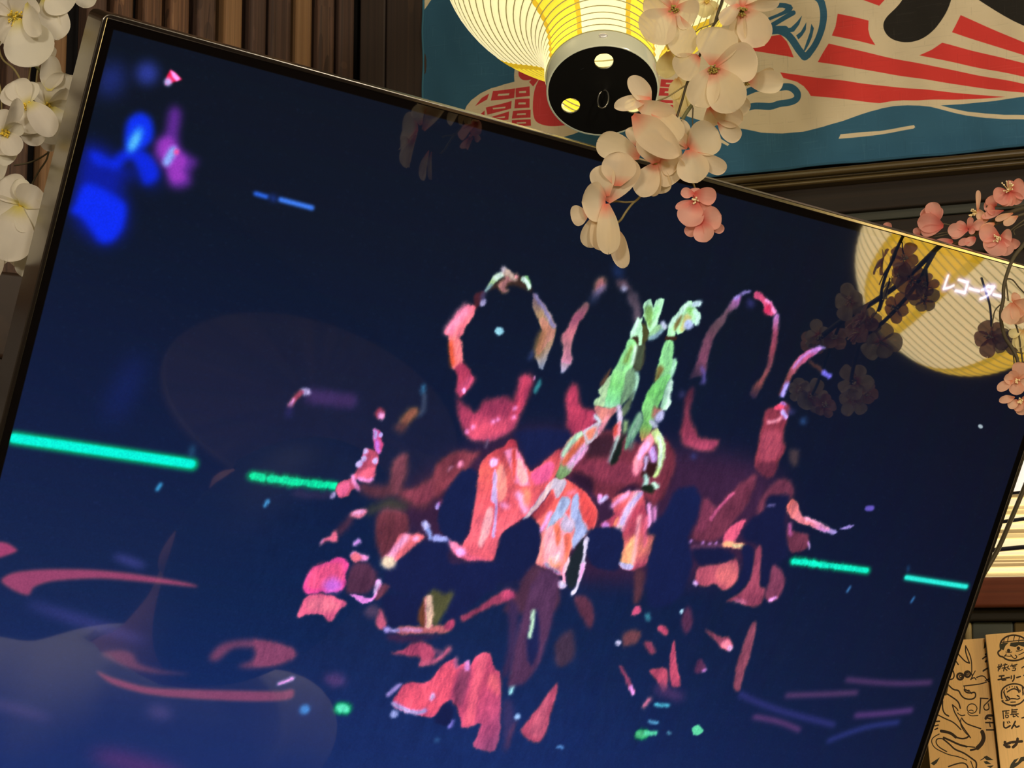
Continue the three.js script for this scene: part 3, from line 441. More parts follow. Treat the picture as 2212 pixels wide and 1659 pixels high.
  P(c2, '#3c2a26', 4, [650, 180, 760, 130, 880, 150, 940, 270, 870, 240, 760, 210, 700, 280, 640, 240, 570, 270]); P(c2, '#b6dca0', 2, [560, 262, 580, 205, 610, 155, 650, 120, 700, 108, 722, 108, 700, 140, 640, 190, 600, 230]); L(c2, '#d8f0e8', 9, 2, [640, 150, 700, 120, 720, 100]); L(c2, '#7a9aac', 6, 2, [600, 215, 565, 255]); P(c2, '#a07a68', 3, [690, 75, 715, 75, 780, 120, 815, 145, 790, 175, 740, 185, 720, 240, 760, 245, 740, 270, 690, 270, 660, 210, 710, 160, 720, 120]); L(c2, '#d0b4a8', 9, 2, [720, 95, 770, 135, 800, 155]); D(c2, '#d0c4d4', 2, 705, 80, 4, 6); P(c2, '#6aa06c', 2, [850, 160, 880, 135, 910, 140, 930, 190, 925, 240, 905, 250, 880, 200]); L(c2, '#e0fcf4', 8, 1.5, [870, 160, 895, 185, 915, 230]); D(c2, '#f0b49a', 2, 812, 135, 4); D(c2, '#b0a8d8', 1.5, 545, 350, 5, 7); L(c2, '#4a4a78', 6, 3, [545, 280, 545, 330]); D(c2, '#9adcf0', 1.5, 675, 585, 8, 8);

  // second arms-up dancer, behind
  P(c3, '#90645a', 5, [400, 180, 450, 150, 490, 180, 480, 240, 420, 280, 380, 310, 390, 250]); L(c3, '#8c80b8', 8, 4, [470, 230, 400, 290]); L(c3, '#243050', 12, 6, [370, 340, 400, 290]); L(c3, '#1c3468', 12, 7, [570, 60, 600, 130]); P(c3, '#54404e', 5, [570, 180, 640, 170, 690, 240, 650, 260, 590, 220]); D(c3, '#8c90b8', 3, 635, 240, 7, 5); L(c3, '#5c4e5e', 17, 4, [700, 310, 740, 380, 740, 490]); L(c3, '#3c3444', 8, 4, [680, 260, 720, 330]);
  G(c3, 2.5, [345, 355, 335, 420, 260, 530, 220, 650, 205, 740, 215, 830, 130, 930, 122, 830, 132, 740, 122, 650, 160, 570, 240, 430, 300, 360], [310, 370], [150, 930], '#7a5a5c', '#ac6870', '#c07c78', '#8a6468', '#a87a86', '#a0a0c8'); P(c3, red, 6, [190, 1040, 240, 1010, 265, 1090, 290, 1200, 400, 1230, 400, 1340, 300, 1440, 190, 1450, 165, 1250, 160, 1120]);
  // third arms-up dancer, at right
  G(c4, 3, [515, 180, 500, 250, 430, 310, 390, 390, 330, 480, 290, 600, 265, 720, 190, 750, 165, 745, 210, 640, 250, 500, 310, 390, 390, 310, 450, 220], [500, 190], [190, 740], '#b07cc0', '#6c5060', '#5c4450', '#6a4256', '#7c4a60', '#3a2c44'); L(c4, '#b8a0ff', 6, 2, [470, 210, 500, 185]); L(c4, '#9a8ad8', 6, 2, [520, 175, 570, 160]); D(c4, '#2c2e62', 4, 580, 240, 10, 7);
  P(c4, '#cc5870', 2.5, [605, 160, 650, 160, 690, 205, 730, 245, 755, 300, 720, 325, 680, 290, 660, 230, 610, 205]); L(c4, '#f0b0e0', 6, 2, [690, 215, 730, 260, 750, 300]); D(c4, '#b02c48', 3, 700, 280, 8, 10); G(c4, 3, [770, 310, 772, 400, 750, 560, 720, 690, 660, 800, 615, 890, 575, 880, 600, 810, 680, 700, 710, 560, 730, 400, 740, 330], [750, 320], [590, 890], '#b88ac8', '#9a5260', '#7c3c48', '#7a4850', '#8a5048', '#2c2440'); L(c4, '#7060b8', 6, 3, [245, 690, 262, 750, 250, 785]);
  G(c4, 5, [190, 810, 180, 900, 160, 980, 175, 1060, 230, 1160, 320, 1170, 365, 1195, 310, 1260, 200, 1250, 110, 1210, 92, 1120, 120, 980, 130, 880], [150, 820], [200, 1250], '#4c2238', '#6c3044', '#8a3c4c', '#9a4658'); D(c4, '#3c3868', 4, 105, 870, 6); D(c4, '#3a4488', 4, 190, 1295, 5);
  // dancer reaching out at far right
  P(c4, '#4a3030', 3, [980, 650, 1000, 640, 1080, 700, 1070, 720]); L(c4, '#7c74f4', 10, 2, [1085, 715, 1122, 745]); G(c4, 2.5, [1100, 540, 1060, 570, 980, 630, 920, 680, 860, 750, 800, 860, 770, 870, 800, 790, 870, 660, 930, 590, 1020, 545], [1080, 540], [790, 860], '#a890e8', '#b0567c', '#b86874', '#8a5048', '#502c34'); L(c4, '#c8a0ec', 5, 2, [1060, 545, 960, 580, 880, 680]); L(c4, '#b0a0ff', 11, 2, [825, 800, 800, 870]);
  P(c4, '#7c3440', 4, [740, 950, 820, 920, 850, 960, 830, 1050, 800, 1180, 820, 1240, 770, 1330, 730, 1430, 640, 1390, 605, 1340, 640, 1180, 660, 1060, 680, 980]); P(c4, '#984850', 7, [660, 1130, 780, 1120, 800, 1230, 740, 1330, 640, 1340]); P(c4, '#cc4c5c', 2, [745, 955, 790, 925, 825, 930, 800, 965, 760, 975]); L(c4, '#c8b0ff', 11, 2, [800, 985, 820, 1020]); L(c4, '#c88c90', 7, 2, [700, 1060, 750, 1060, 785, 1030]); L(c4, '#7a74c8', 5, 2, [790, 930, 822, 935]); D(c4, '#2c5088', 4, 945, 1050, 9, 5); D(c4, '#3c3c72', 4, 855, 985, 8, 5); P(c4, '#40343c', 6, [850, 1250, 915, 1260, 900, 1360, 860, 1350]);

  // middle bodies and skirts
  P(c6, '#70303e', 5, [1070, 380, 1180, 160, 1380, 60, 1640, 0, 1900, 130, 2100, 60, 2212, 250, 2150, 500, 2020, 690, 1900, 620, 1500, 620, 1400, 450]); P(c6, '#3c2030', 8, [1420, 80, 1600, 20, 1660, 120, 1580, 240, 1400, 250]); P(c6, '#803848', 8, [1290, 330, 1500, 260, 1900, 330, 1840, 480, 1480, 470]);
  P(c6, '#7a3a44', 5, [0, 330, 130, 230, 260, 190, 420, 200, 330, 300, 240, 420, 100, 520, 0, 620]); D(c6, '#e89ab0', 2, 230, 312, 6); L(c6, '#b08890', 4, 2, [120, 360, 155, 330]);
  G(c6, 2.5, [690, 78, 740, 100, 800, 220, 870, 370, 960, 310, 1060, 220, 1180, 160, 1150, 330, 1090, 440, 960, 620, 860, 770, 800, 810, 640, 920, 580, 1080, 545, 1160, 510, 1205, 400, 1190, 250, 1090, 320, 890, 370, 560, 385, 420, 430, 290, 520, 200, 620, 150], [600, 100], [450, 1190], '#a83c40', '#d06450', '#d4605a', '#d86a68', '#c65c5c');
  P(c6, '#e8688a', 4, [880, 400, 1040, 280, 1100, 330, 1040, 460, 930, 500]); P(c6, '#f09cb4', 3, [640, 200, 740, 170, 790, 230, 870, 480, 850, 505, 770, 490, 730, 470, 700, 350]); P(c6, '#f0bca8', 3, [755, 260, 810, 310, 850, 470, 780, 480, 755, 380]); P(c6, '#d2563c', 3, [700, 190, 745, 190, 740, 450, 715, 420]);
  P(c6, '#f0a07e', 3, [610, 290, 640, 360, 662, 560, 600, 660, 570, 640, 540, 480, 570, 360]); P(c6, '#d0b0e8', 2, [540, 380, 560, 380, 570, 660, 560, 940, 545, 985, 525, 960, 545, 700, 515, 640]); P(c6, '#e8b4a8', 3, [470, 740, 520, 710, 525, 820, 490, 940, 430, 1070, 400, 1020]); L(c6, '#eeb0d0', 13, 3, [770, 580, 800, 650, 830, 730]); P(c6, '#e88c60', 5, [800, 520, 870, 560, 860, 700, 830, 680]); D(c6, '#ffc8f8', 2, 540, 290, 8, 9); D(c6, '#f0a4c0', 3, 640, 688, 12, 5);
  P(c6, '#e06a74', 5, [150, 1010, 230, 1070, 320, 1140, 450, 1170, 500, 1210, 330, 1215, 180, 1120]); L(c6, '#e890a8', 14, 3, [110, 1000, 170, 1070, 250, 1120]); D(c6, '#f0b0e8', 2, 235, 1115, 10, 7); L(c6, '#7a7ad0', 12, 2, [10, 985, 60, 1000, 100, 1005]); P(c6, '#7e3448', 5, [120, 1200, 300, 1230, 470, 1205, 430, 1240, 200, 1260]);
  // dark heads in front
  P(c6, '#14204c', 4, [250, 370, 360, 360, 385, 430, 370, 620, 310, 900, 230, 1030, 60, 940, 30, 800, 80, 600, 160, 480]); P(c6, '#151f4a', 6, [770, 130, 860, 330, 960, 290, 1120, 180, 1230, 120, 1220, 0, 760, 0]);
  // right-hand skirt and sash of the central dancer
  G(c6, 2.5, [1090, 440, 1200, 450, 1330, 530, 1440, 640, 1490, 740, 1480, 850, 1430, 930, 1330, 1010, 1250, 1090, 1210, 1260, 1150, 1330, 1000, 1270, 930, 1210, 960, 1060, 970, 930, 930, 830, 960, 720, 1050, 580], [1200, 450], [1100, 1300], '#d8684e', '#d4604c', '#d87c62', '#e09880', '#d88a74'); P(c6, '#c85040', 4, [1220, 470, 1350, 550, 1480, 720, 1480, 850, 1430, 910, 1360, 800, 1320, 590]);
  P(c6, '#a8b8e4', 2.5, [1170, 610, 1240, 625, 1230, 700, 1160, 800, 1060, 890, 1010, 930, 1090, 760]); P(c6, '#a8b4e8', 2.5, [1300, 570, 1322, 600, 1330, 740, 1400, 900, 1420, 915, 1340, 1010, 1265, 1085, 1255, 1020, 1290, 900, 1240, 780, 1260, 640]); P(c6, '#e8aea8', 4, [1010, 930, 1120, 860, 1240, 930, 1250, 1020, 1200, 1110, 1130, 1250, 1020, 1230, 1000, 1100]); P(c6, '#c8b4d8', 3, [1190, 760, 1240, 800, 1290, 850, 1260, 930, 1180, 920, 1150, 850]); P(c6, '#d8764a', 3, [1100, 850, 1140, 870, 1160, 960, 1130, 1060, 1095, 930]); P(c6, '#d4704a', 3, [1190, 960, 1250, 950, 1245, 1080, 1210, 1240, 1195, 1090]); P(c6, '#c4b0e8', 3, [1000, 1220, 1060, 1220, 1140, 1300, 1150, 1325, 1040, 1280]); L(c6, '#f0b0dc', 10, 2, [1060, 760, 1020, 840, 970, 920]); D(c6, '#f8b060', 4, 1100, 1220, 12, 9); D(c6, '#ffd8e8', 3, 1115, 1175, 6, 12); L(c6, '#e090b0', 5, 3, [1220, 580, 1290, 550]);
  P(c6, '#c8b8d0', 2, [1090, 440, 1190, 450, 1195, 520, 1130, 620, 1100, 600, 1080, 530, 1020, 600, 940, 720, 850, 810, 810, 820, 900, 690, 1000, 550]); P(c6, '#e8c0c8', 2, [1080, 450, 1040, 570, 960, 680, 860, 790, 840, 790, 960, 620]); P(c6, '#9a3e3c', 4, [1060, 590, 1100, 610, 1020, 740, 930, 830, 880, 800]);
  G(c6, 2, [1350, 10, 1390, 120, 1405, 170, 1310, 290, 1230, 400, 1170, 440, 1110, 420, 1140, 330, 1170, 190, 1230, 80], [1350, 20], [1130, 430], '#b8e0c0', '#e0b488', '#d89a90', '#d8a8c8', '#88aa78', '#6c8c5c'); L(c6, '#c46a38', 16, 3, [1370, 80, 1270, 190, 1190, 290]); L(c6, '#e0b4dc', 15, 3, [1380, 150, 1300, 250, 1240, 320]); L(c6, '#c0f0d0', 9, 2, [1330, 30, 1240, 110, 1180, 220]);
  P(c6, '#e0c8d0', 2, [1370, 0, 1510, 0, 1480, 60, 1400, 130]); P(c6, '#d8854c', 3, [1430, 30, 1500, 10, 1470, 70, 1410, 80]);
  // legs and sash under the skirt
  P(c6, '#141e48', 4, [800, 830, 900, 800, 960, 900, 970, 1000, 930, 1180, 870, 1280, 780, 1360, 560, 1400, 540, 1250, 580, 1040, 650, 920]); P(c6, '#151f4a', 5, [1400, 930, 1520, 900, 1680, 930, 1720, 1020, 1680, 1200, 1720, 1260, 1560, 1280, 1400, 1180]); P(c6, '#1d2630', 3, [1290, 1080, 1350, 1000, 1370, 1010, 1370, 1180, 1330, 1280, 1280, 1440, 1220, 1430, 1210, 1250]);
  P(c6, '#503048', 6, [760, 1470, 800, 1360, 900, 1240, 1000, 1260, 1100, 1330, 1140, 1400, 1100, 1660, 650, 1660]); L(c6, '#2c204c', 12, 6, [930, 1420, 910, 1560, 905, 1660]);
  P(c6, '#e0d4f4', 2, [1395, 970, 1418, 985, 1400, 1080, 1375, 1180, 1385, 1220, 1330, 1390, 1300, 1480, 1250, 1520, 1245, 1480, 1290, 1430, 1320, 1280, 1360, 1120, 1358, 1030]); P(c6, '#ecb4dc', 2, [1350, 1200, 1380, 1230, 1345, 1340, 1310, 1400, 1320, 1300]); P(c6, '#e0a8b8', 2, [1160, 1290, 1195, 1230, 1240, 1200, 1200, 1290, 1200, 1400, 1190, 1440, 1130, 1440, 1125, 1400, 1170, 1370]); D(c6, '#d8ccf8', 2, 1160, 1415, 11, 6); P(c6, '#e8c4d8', 2, [1225, 1160, 1240, 1200, 1205, 1290, 1180, 1300]);

  // green-lit central dancer: hands, arms, sleeves
  const gr = '#98ea9c';
  P(c3, '#3c3428', 3, [740, 700, 810, 680, 780, 880, 710, 900]); P(c3, '#46523f', 4, [720, 720, 800, 700, 770, 890, 715, 880]); P(c3, '#4a4a2a', 3, [700, 660, 780, 520, 830, 560, 830, 650, 750, 700]);
  P(c3, '#b4eec4', 1.5, [790, 390, 810, 345, 850, 322, 868, 360, 880, 390, 895, 340, 930, 315, 958, 325, 940, 400, 915, 490, 890, 560, 840, 600, 820, 510, 790, 470, 775, 690, 745, 690, 740, 640, 690, 650, 690, 590, 740, 490, 770, 490, 800, 440]); P(c3, '#7cae60', 3, [810, 400, 860, 390, 870, 460, 850, 560, 815, 500]); P(c3, '#8ec08e', 2, [840, 600, 900, 540, 960, 520, 975, 555, 880, 640, 835, 655]); L(c3, '#c8d0f0', 10, 2, [945, 520, 965, 550]); L(c3, '#7a9ab0', 9, 2, [850, 645, 900, 620, 940, 580]); L(c3, '#a4f4a8', 9, 2, [900, 400, 880, 470]); L(c3, '#cff8e8', 8, 2, [745, 500, 700, 600]); P(c3, '#332a1c', 2, [700, 640, 745, 625, 745, 690, 715, 700]);
  P(c3, gr, 2, [665, 660, 700, 650, 735, 700, 710, 830, 700, 890, 650, 950, 600, 940, 545, 920, 580, 850, 620, 760]); L(c3, '#8cac54', 9, 3, [690, 720, 640, 840]); L(c3, '#d8fce8', 6, 2, [730, 710, 700, 850]);
  P(c3, '#b4d8a8', 2, [540, 950, 500, 960, 450, 1040, 420, 1070, 440, 1110, 395, 1150, 400, 1190, 480, 1200, 520, 1060]); P(c3, '#6a4a38', 3, [530, 890, 480, 940, 440, 1040, 480, 1000]); G(c3, 2, [550, 900, 650, 930, 640, 1040, 610, 1190, 560, 1230, 480, 1290, 480, 1180, 520, 1020], [600, 900], [520, 1270], '#a0f09c', '#84dc80', '#88e09c', '#c0f0e0'); P(c3, '#749a78', 2.5, [660, 910, 710, 890, 748, 960, 740, 1040, 690, 1110, 610, 1200, 620, 1080]); L(c3, '#a8dcc4', 7, 2, [740, 930, 745, 1000, 700, 1130]); P(c3, '#5c7058', 3, [680, 1130, 725, 1060, 690, 1180, 640, 1290, 610, 1250]);
  P(c3, '#b8806c', 2.5, [400, 1190, 480, 1210, 590, 1210, 500, 1310, 400, 1360, 410, 1300]); P(c3, '#d8c8e0', 2, [300, 1390, 400, 1340, 440, 1350, 420, 1430, 350, 1500, 320, 1450]); L(c3, '#d8e0f8', 8, 2, [395, 1280, 430, 1330]); P(c3, '#d89060', 3, [330, 1400, 410, 1370, 380, 1450, 345, 1470]); L(c3, '#f0a8a0', 9, 3, [500, 1290, 430, 1400]);
  L(c3, '#e4d4f4', 11, 2, [590, 1210, 605, 1290, 600, 1330]); P(c3, '#dc9c9c', 2, [580, 1330, 615, 1330, 600, 1440, 560, 1480, 550, 1420]); L(c3, '#b84c34', 9, 2, [570, 1360, 560, 1420]); L(c3, '#a8d0d0', 8, 3, [590, 1450, 550, 1560, 520, 1640]); P(c3, '#14201f', 3, [620, 1440, 640, 1420, 600, 1590, 570, 1660, 520, 1660]); L(c3, '#94b47c', 9, 3, [650, 1330, 640, 1400]);
  P(c3, '#b0f0bc', 1.5, [985, 640, 1000, 540, 1060, 430, 1150, 350, 1180, 335, 1190, 355, 1225, 340, 1262, 355, 1250, 385, 1210, 395, 1250, 440, 1250, 490, 1220, 530, 1205, 520, 1180, 540, 1110, 590, 1070, 615, 1060, 590, 1040, 640]); P(c3, '#7a6a3c', 3, [1090, 450, 1110, 460, 1070, 560, 1045, 590, 1050, 520]); P(c3, '#8cd470', 3, [1150, 390, 1210, 400, 1230, 450, 1160, 440]); P(c3, '#c0bc78', 3, [1130, 450, 1190, 470, 1130, 570, 1090, 580]); L(c3, '#d0ecfc', 12, 2, [1205, 370, 1245, 362]); L(c3, '#d0fcf0', 9, 2, [1210, 425, 1245, 460, 1225, 520]); L(c3, '#d4fcec', 8, 2, [1160, 360, 1070, 450, 1010, 540]); D(c3, '#c0d0ff', 2, 1160, 535, 10); L(c3, '#3a241c', 8, 1.5, [980, 648, 1050, 645]);
  P(c3, gr, 2, [975, 670, 1030, 665, 1045, 720, 1030, 810, 1060, 810, 1065, 850, 1020, 940, 960, 1050, 890, 1000, 910, 880, 935, 770]); L(c3, '#b8f4d4', 8, 2, [1050, 820, 1040, 880, 1010, 950]); P(c3, '#8a7a44', 3, [915, 870, 960, 890, 900, 990, 880, 980]); G(c3, 2, [890, 990, 970, 950, 1010, 950, 960, 1100, 900, 1230, 870, 1350, 840, 1430, 775, 1490, 760, 1390, 790, 1300, 775, 1200, 840, 1060], [950, 960], [790, 1480], '#90f08c', '#80e078', '#94ec8c', '#7cc468', '#b08450'); P(c3, '#b0e8c4', 2, [1015, 960, 1030, 1000, 1020, 1080, 990, 1110, 1015, 1160, 990, 1210, 960, 1230, 920, 1230, 960, 1090]); L(c3, '#d8f8ec', 7, 2, [1020, 1000, 1000, 1080, 985, 1130, 1005, 1170, 970, 1220]); P(c3, '#a87c60', 3, [880, 1200, 940, 1230, 935, 1290, 890, 1300, 860, 1270]); D(c3, '#c0c0f0', 2, 920, 1280, 9, 12); L(c3, '#c8d0e8', 9, 2, [860, 1320, 890, 1360]);
  P(c3, '#78b48c', 3, [730, 1270, 770, 1250, 790, 1320, 750, 1400, 690, 1500, 640, 1560, 660, 1420]); L(c3, '#a8d8b8', 7, 3, [760, 1260, 745, 1330, 680, 1450]); L(c3, '#608c88', 9, 4, [690, 1530, 700, 1470]);
  P(c3, '#3a1c20', 3, [860, 1400, 900, 1500, 900, 1640, 820, 1659, 780, 1640]); L(c3, '#e89c8c', 17, 3, [850, 1450, 790, 1560, 740, 1659]); L(c3, '#e0b8e8', 9, 2, [830, 1480, 770, 1600]); L(c3, '#c08cf0', 13, 3, [855, 1560, 880, 1640]); P(c3, '#b8d098', 2, [890, 1380, 930, 1410, 958, 1500, 962, 1600, 930, 1659, 900, 1659, 920, 1550]); L(c3, '#d8f4e0', 9, 2, [930, 1440, 955, 1520, 950, 1620]); L(c3, '#d8b080', 9, 3, [880, 1400, 900, 1480]);
  L(c6, '#ccec9c', 15, 2, [2020, 30, 2080, 120, 2090, 200, 2060, 320, 2025, 395]); L(c6, '#e4fcf0', 7, 2, [2050, 60, 2095, 160, 2060, 330]); P(c6, '#35181c', 3, [1960, 130, 2030, 200, 2040, 330, 1990, 420, 1900, 430, 1920, 280]); L(c6, '#c8a4f0', 15, 3, [1990, 170, 2010, 260]); L(c6, '#f09ca0', 17, 3, [1970, 90, 1900, 220, 1860, 300, 1850, 370]); L(c6, '#e8b8e8', 9, 2, [1950, 120, 1880, 250]); L(c6, '#d0b8f0', 7, 2, [1945, 250, 1925, 360]); L(c6, '#b8e8e0', 10, 2, [1935, 420, 1945, 480, 1925, 500]); D(c6, '#c4ecdc', 2, 2015, 505, 10, 7); P(c6, '#16241c', 3, [1960, 500, 2010, 520, 2000, 580, 1930, 560, 1890, 580, 1900, 520]);
  P(c6, '#2c1830', 6, [1230, 400, 1330, 390, 1450, 450, 1450, 560, 1380, 540, 1280, 460]); P(c6, '#2b1734', 6, [1660, 600, 1720, 530, 1840, 490, 1900, 560, 1760, 580]);

  // right skirt, sash and the dancers at right
  L(c7, '#f0b0ec', 8, 2, [40, 185, 45, 212]); L(c7, '#d0c4ff', 9, 2, [50, 210, 75, 190]); G(c7, 3, [110, 200, 200, 165, 280, 165, 300, 260, 310, 330, 360, 380, 330, 480, 310, 560, 230, 600, 160, 585, 140, 550, 170, 480, 150, 360, 60, 370, 50, 340, 120, 290], [200, 180], [220, 590], '#d06854', '#a44450', '#a84a50', '#d88a60', '#b0525c');
  L(c7, '#f0c4d0', 17, 3, [250, 175, 200, 260, 150, 370]); L(c7, '#d0b8f4', 10, 2, [270, 175, 210, 230, 165, 340]); L(c7, '#e0a8d0', 10, 3, [205, 170, 150, 205, 110, 240]); P(c7, '#eeb46c', 4, [240, 400, 240, 520, 220, 580, 160, 570, 150, 540, 190, 460]); L(c7, '#e8b0a8', 8, 3, [265, 300, 245, 440, 225, 560]); P(c7, '#c8bcf0', 2, [140, 550, 180, 560, 230, 570, 215, 598, 165, 590]); L(c7, '#e8b4dc', 10, 2, [318, 240, 322, 320, 315, 355]); L(c7, '#d898c8', 8, 3, [350, 250, 350, 330]); L(c7, '#d06a78', 7, 3, [300, 300, 295, 460]); D(c7, '#c890d0', 2, 72, 352, 9, 8); L(c7, '#f0a060', 6, 2, [140, 310, 125, 350]);
  P(c7, '#141f4c', 5, [470, 150, 560, 130, 605, 190, 590, 300, 540, 420, 560, 560, 480, 760, 320, 800, 310, 560, 350, 420, 310, 400, 320, 360, 400, 280, 440, 190]); P(c7, '#151f4a', 4, [0, 380, 120, 365, 165, 390, 160, 540, 120, 600, 0, 560]); P(c7, '#7a3a50', 5, [600, 300, 620, 200, 700, 260, 640, 400, 560, 400]);
  P(c7, '#6e3448', 5, [860, 90, 920, 70, 880, 200, 800, 320, 700, 430, 580, 440, 560, 400, 640, 370, 660, 300, 740, 200]); L(c7, '#c46480', 6, 2, [790, 170, 720, 230, 665, 310]); P(c7, '#d06070', 3, [740, 390, 800, 340, 860, 318, 820, 400, 790, 445, 735, 440]); L(c7, '#e8b070', 12, 2, [740, 455, 790, 460, 845, 468]); L(c7, '#f0d8b0', 6, 2, [790, 462, 838, 468]); for (const [a, b] of [[548, 445], [612, 455], [655, 458], [690, 455]]) L(c7, '#b890d8', 6, 2, [a, b, a + 4, b - 8]); L(c7, '#6e4060', 7, 3, [560, 470, 640, 470, 720, 465]);
  P(c7, '#682e42', 5, [930, 0, 1030, 0, 1020, 60, 970, 80, 920, 40]); P(c7, '#70384c', 5, [980, 150, 1040, 90, 1110, 100, 1130, 170, 1090, 210, 1000, 180, 950, 280, 920, 300, 930, 230]); P(c7, '#131a40', 5, [990, 190, 1100, 180, 1080, 260, 1080, 400, 1095, 520, 1040, 560, 980, 680, 940, 660, 940, 480, 850, 430, 840, 380, 900, 300, 960, 270]); L(c7, '#7c70b0', 4, 2, [980, 240, 1020, 238]);
  G(c7, 2.5, [1120, 200, 1150, 230, 1175, 300, 1240, 320, 1290, 360, 1368, 378, 1350, 398, 1280, 385, 1210, 350, 1150, 330, 1095, 290, 1085, 240], [1120, 210], [1360, 390], '#d0785c', '#d88880', '#d08078', '#c08cc0', '#b0a0f0'); L(c7, '#e8acc0', 6, 2, [1190, 310, 1240, 325, 1320, 370]); P(c7, '#9c88d8', 2, [1385, 368, 1430, 350, 1465, 350, 1445, 365, 1410, 372]); L(c7, '#6858c0', 9, 2, [1538, 254, 1566, 252]);
  P(c7, '#6a3448', 4, [1085, 390, 1105, 340, 1120, 380, 1200, 395, 1212, 450, 1180, 490, 1120, 500, 1095, 470]); L(c7, '#c06c9c', 9, 3, [1105, 345, 1105, 400]); L(c7, '#d8b0f0', 4, 2, [1208, 440, 1212, 478]);
  P(c7, '#9c5058', 3, [575, 640, 600, 580, 720, 560, 800, 530, 820, 580, 810, 650, 770, 700, 730, 712, 690, 680, 620, 690, 580, 668]); P(c7, '#b86860', 6, [700, 580, 800, 560, 810, 650, 760, 695, 700, 660]); D(c7, '#d0a8e8', 2, 575, 672, 7, 5); P(c7, '#131b42', 5, [560, 490, 720, 480, 800, 530, 700, 560, 600, 570]); P(c7, '#141c46', 4, [840, 470, 900, 470, 895, 600, 840, 690, 760, 740, 800, 690, 840, 600]);
  P(c7, '#8a4454', 3, [920, 480, 945, 480, 940, 680, 970, 700, 940, 790, 880, 805, 800, 775, 750, 775, 840, 710, 890, 620]); P(c7, '#723a52', 4, [1010, 570, 1060, 600, 1075, 680, 1040, 760, 990, 775, 960, 740, 990, 660]); L(c7, '#d8a8e8', 7, 2, [995, 765, 1025, 755]); L(c7, '#c07c90', 6, 3, [800, 770, 860, 780]);
  P(c7, '#c45870', 3, [220, 850, 240, 805, 270, 800, 265, 840]); L(c7, '#3f94a8', 9, 3, [305, 850, 312, 870]); P(c7, '#563240', 5, [240, 600, 290, 610, 270, 760, 230, 780]); P(c7, '#6a4048', 5, [170, 960, 220, 930, 270, 950, 250, 1000, 180, 1030]); P(c7, '#8a4458', 4, [290, 1000, 330, 1000, 355, 1050, 330, 1070, 300, 1040]); P(c7, '#9a4458', 3, [365, 910, 400, 910, 428, 950, 410, 968, 375, 945]); D(c7, '#e0d8ff', 2, 143, 1008, 6); D(c7, '#b0e0f8', 1.5, 500, 832, 5); P(c7, '#562e4e', 5, [500, 870, 540, 800, 560, 900, 520, 960]);
  P(c7, '#a84c5c', 2.5, [455, 990, 470, 1100, 490, 1240, 440, 1240, 430, 1100]); P(c7, '#a04a58', 3, [320, 1160, 415, 1155, 420, 1260, 390, 1275, 350, 1210]); P(c7, '#8c4460', 3, [150, 1140, 170, 1140, 220, 1240, 240, 1280, 228, 1300, 205, 1260]); L(c7, '#d8a8f0', 6, 2, [215, 1250, 230, 1295]); L(c7, '#cc7c8c', 9, 3, [320, 1320, 290, 1360]); D(c7, '#4c3464', 8, 430, 1285, 40, 10);
  P(c7, '#884858', 3, [630, 930, 700, 965, 760, 975, 785, 1020, 770, 1048, 730, 1040, 690, 1000]); D(c7, '#e0888c', 2, 750, 1015, 13, 9); D(c7, '#d0a8d0', 2, 770, 1035, 7, 6); P(c7, '#5a3054', 4, [590, 1110, 610, 1100, 635, 1155, 580, 1180, 575, 1150]); L(c7, '#b080c8', 5, 2, [615, 1165, 633, 1155]); P(c7, '#7c4454', 3, [895, 895, 915, 910, 890, 1060, 850, 1180, 825, 1275, 790, 1265, 800, 1160, 840, 1020]);

  // lower left of the group: seated dancers
  P(c5, '#151f4c', 5, [900, 270, 1090, 260, 1110, 390, 1400, 400, 1400, 560, 1330, 600, 1160, 760, 1100, 760, 990, 600, 890, 700, 860, 620, 700, 560, 700, 400, 800, 350]); P(c5, '#141e4a', 5, [690, 600, 900, 620, 920, 780, 700, 810, 670, 680]);
  P(c5, '#6a3440', 5, [640, 100, 820, 90, 830, 230, 740, 340, 700, 400, 650, 350]); P(c5, '#d47068', 3, [780, 220, 835, 225, 900, 210, 940, 240, 880, 290, 800, 360, 730, 410, 690, 400, 730, 330]); L(c5, '#f0b0c8', 14, 3, [820, 240, 760, 310, 715, 370]); D(c5, '#e8d0b8', 3, 708, 398, 15, 12); D(c5, '#f0a8c8', 2, 882, 245, 6); L(c5, '#c0c0ff', 11, 2, [940, 155, 955, 175]); L(c5, '#8ca0e8', 8, 2, [960, 190, 980, 240]); L(c5, '#a0a8f0', 9, 2, [1005, 240, 1070, 250]);
  P(c5, '#e0508c', 2.5, [385, 362, 440, 390, 455, 430, 430, 480, 440, 540, 390, 585, 290, 590, 200, 605, 160, 570, 180, 500, 230, 430, 310, 400]); P(c5, '#dc5a78', 5, [230, 430, 400, 400, 420, 500, 300, 560, 190, 560]); D(c5, '#d078e0', 5, 350, 545, 17, 13); P(c5, '#d8687c', 2.5, [180, 620, 290, 600, 380, 625, 442, 665, 400, 700, 335, 775, 290, 740, 210, 730, 130, 748, 150, 680]); P(c5, '#d87880', 5, [200, 640, 300, 620, 400, 670, 320, 720, 200, 700]); L(c5, '#e098c8', 11, 2, [480, 350, 530, 365, 560, 372]); P(c5, '#d87878', 2.5, [470, 350, 500, 335, 540, 370, 500, 395, 465, 380]); P(c5, '#54304a', 5, [500, 390, 600, 420, 640, 520, 560, 600, 440, 590, 450, 480]);
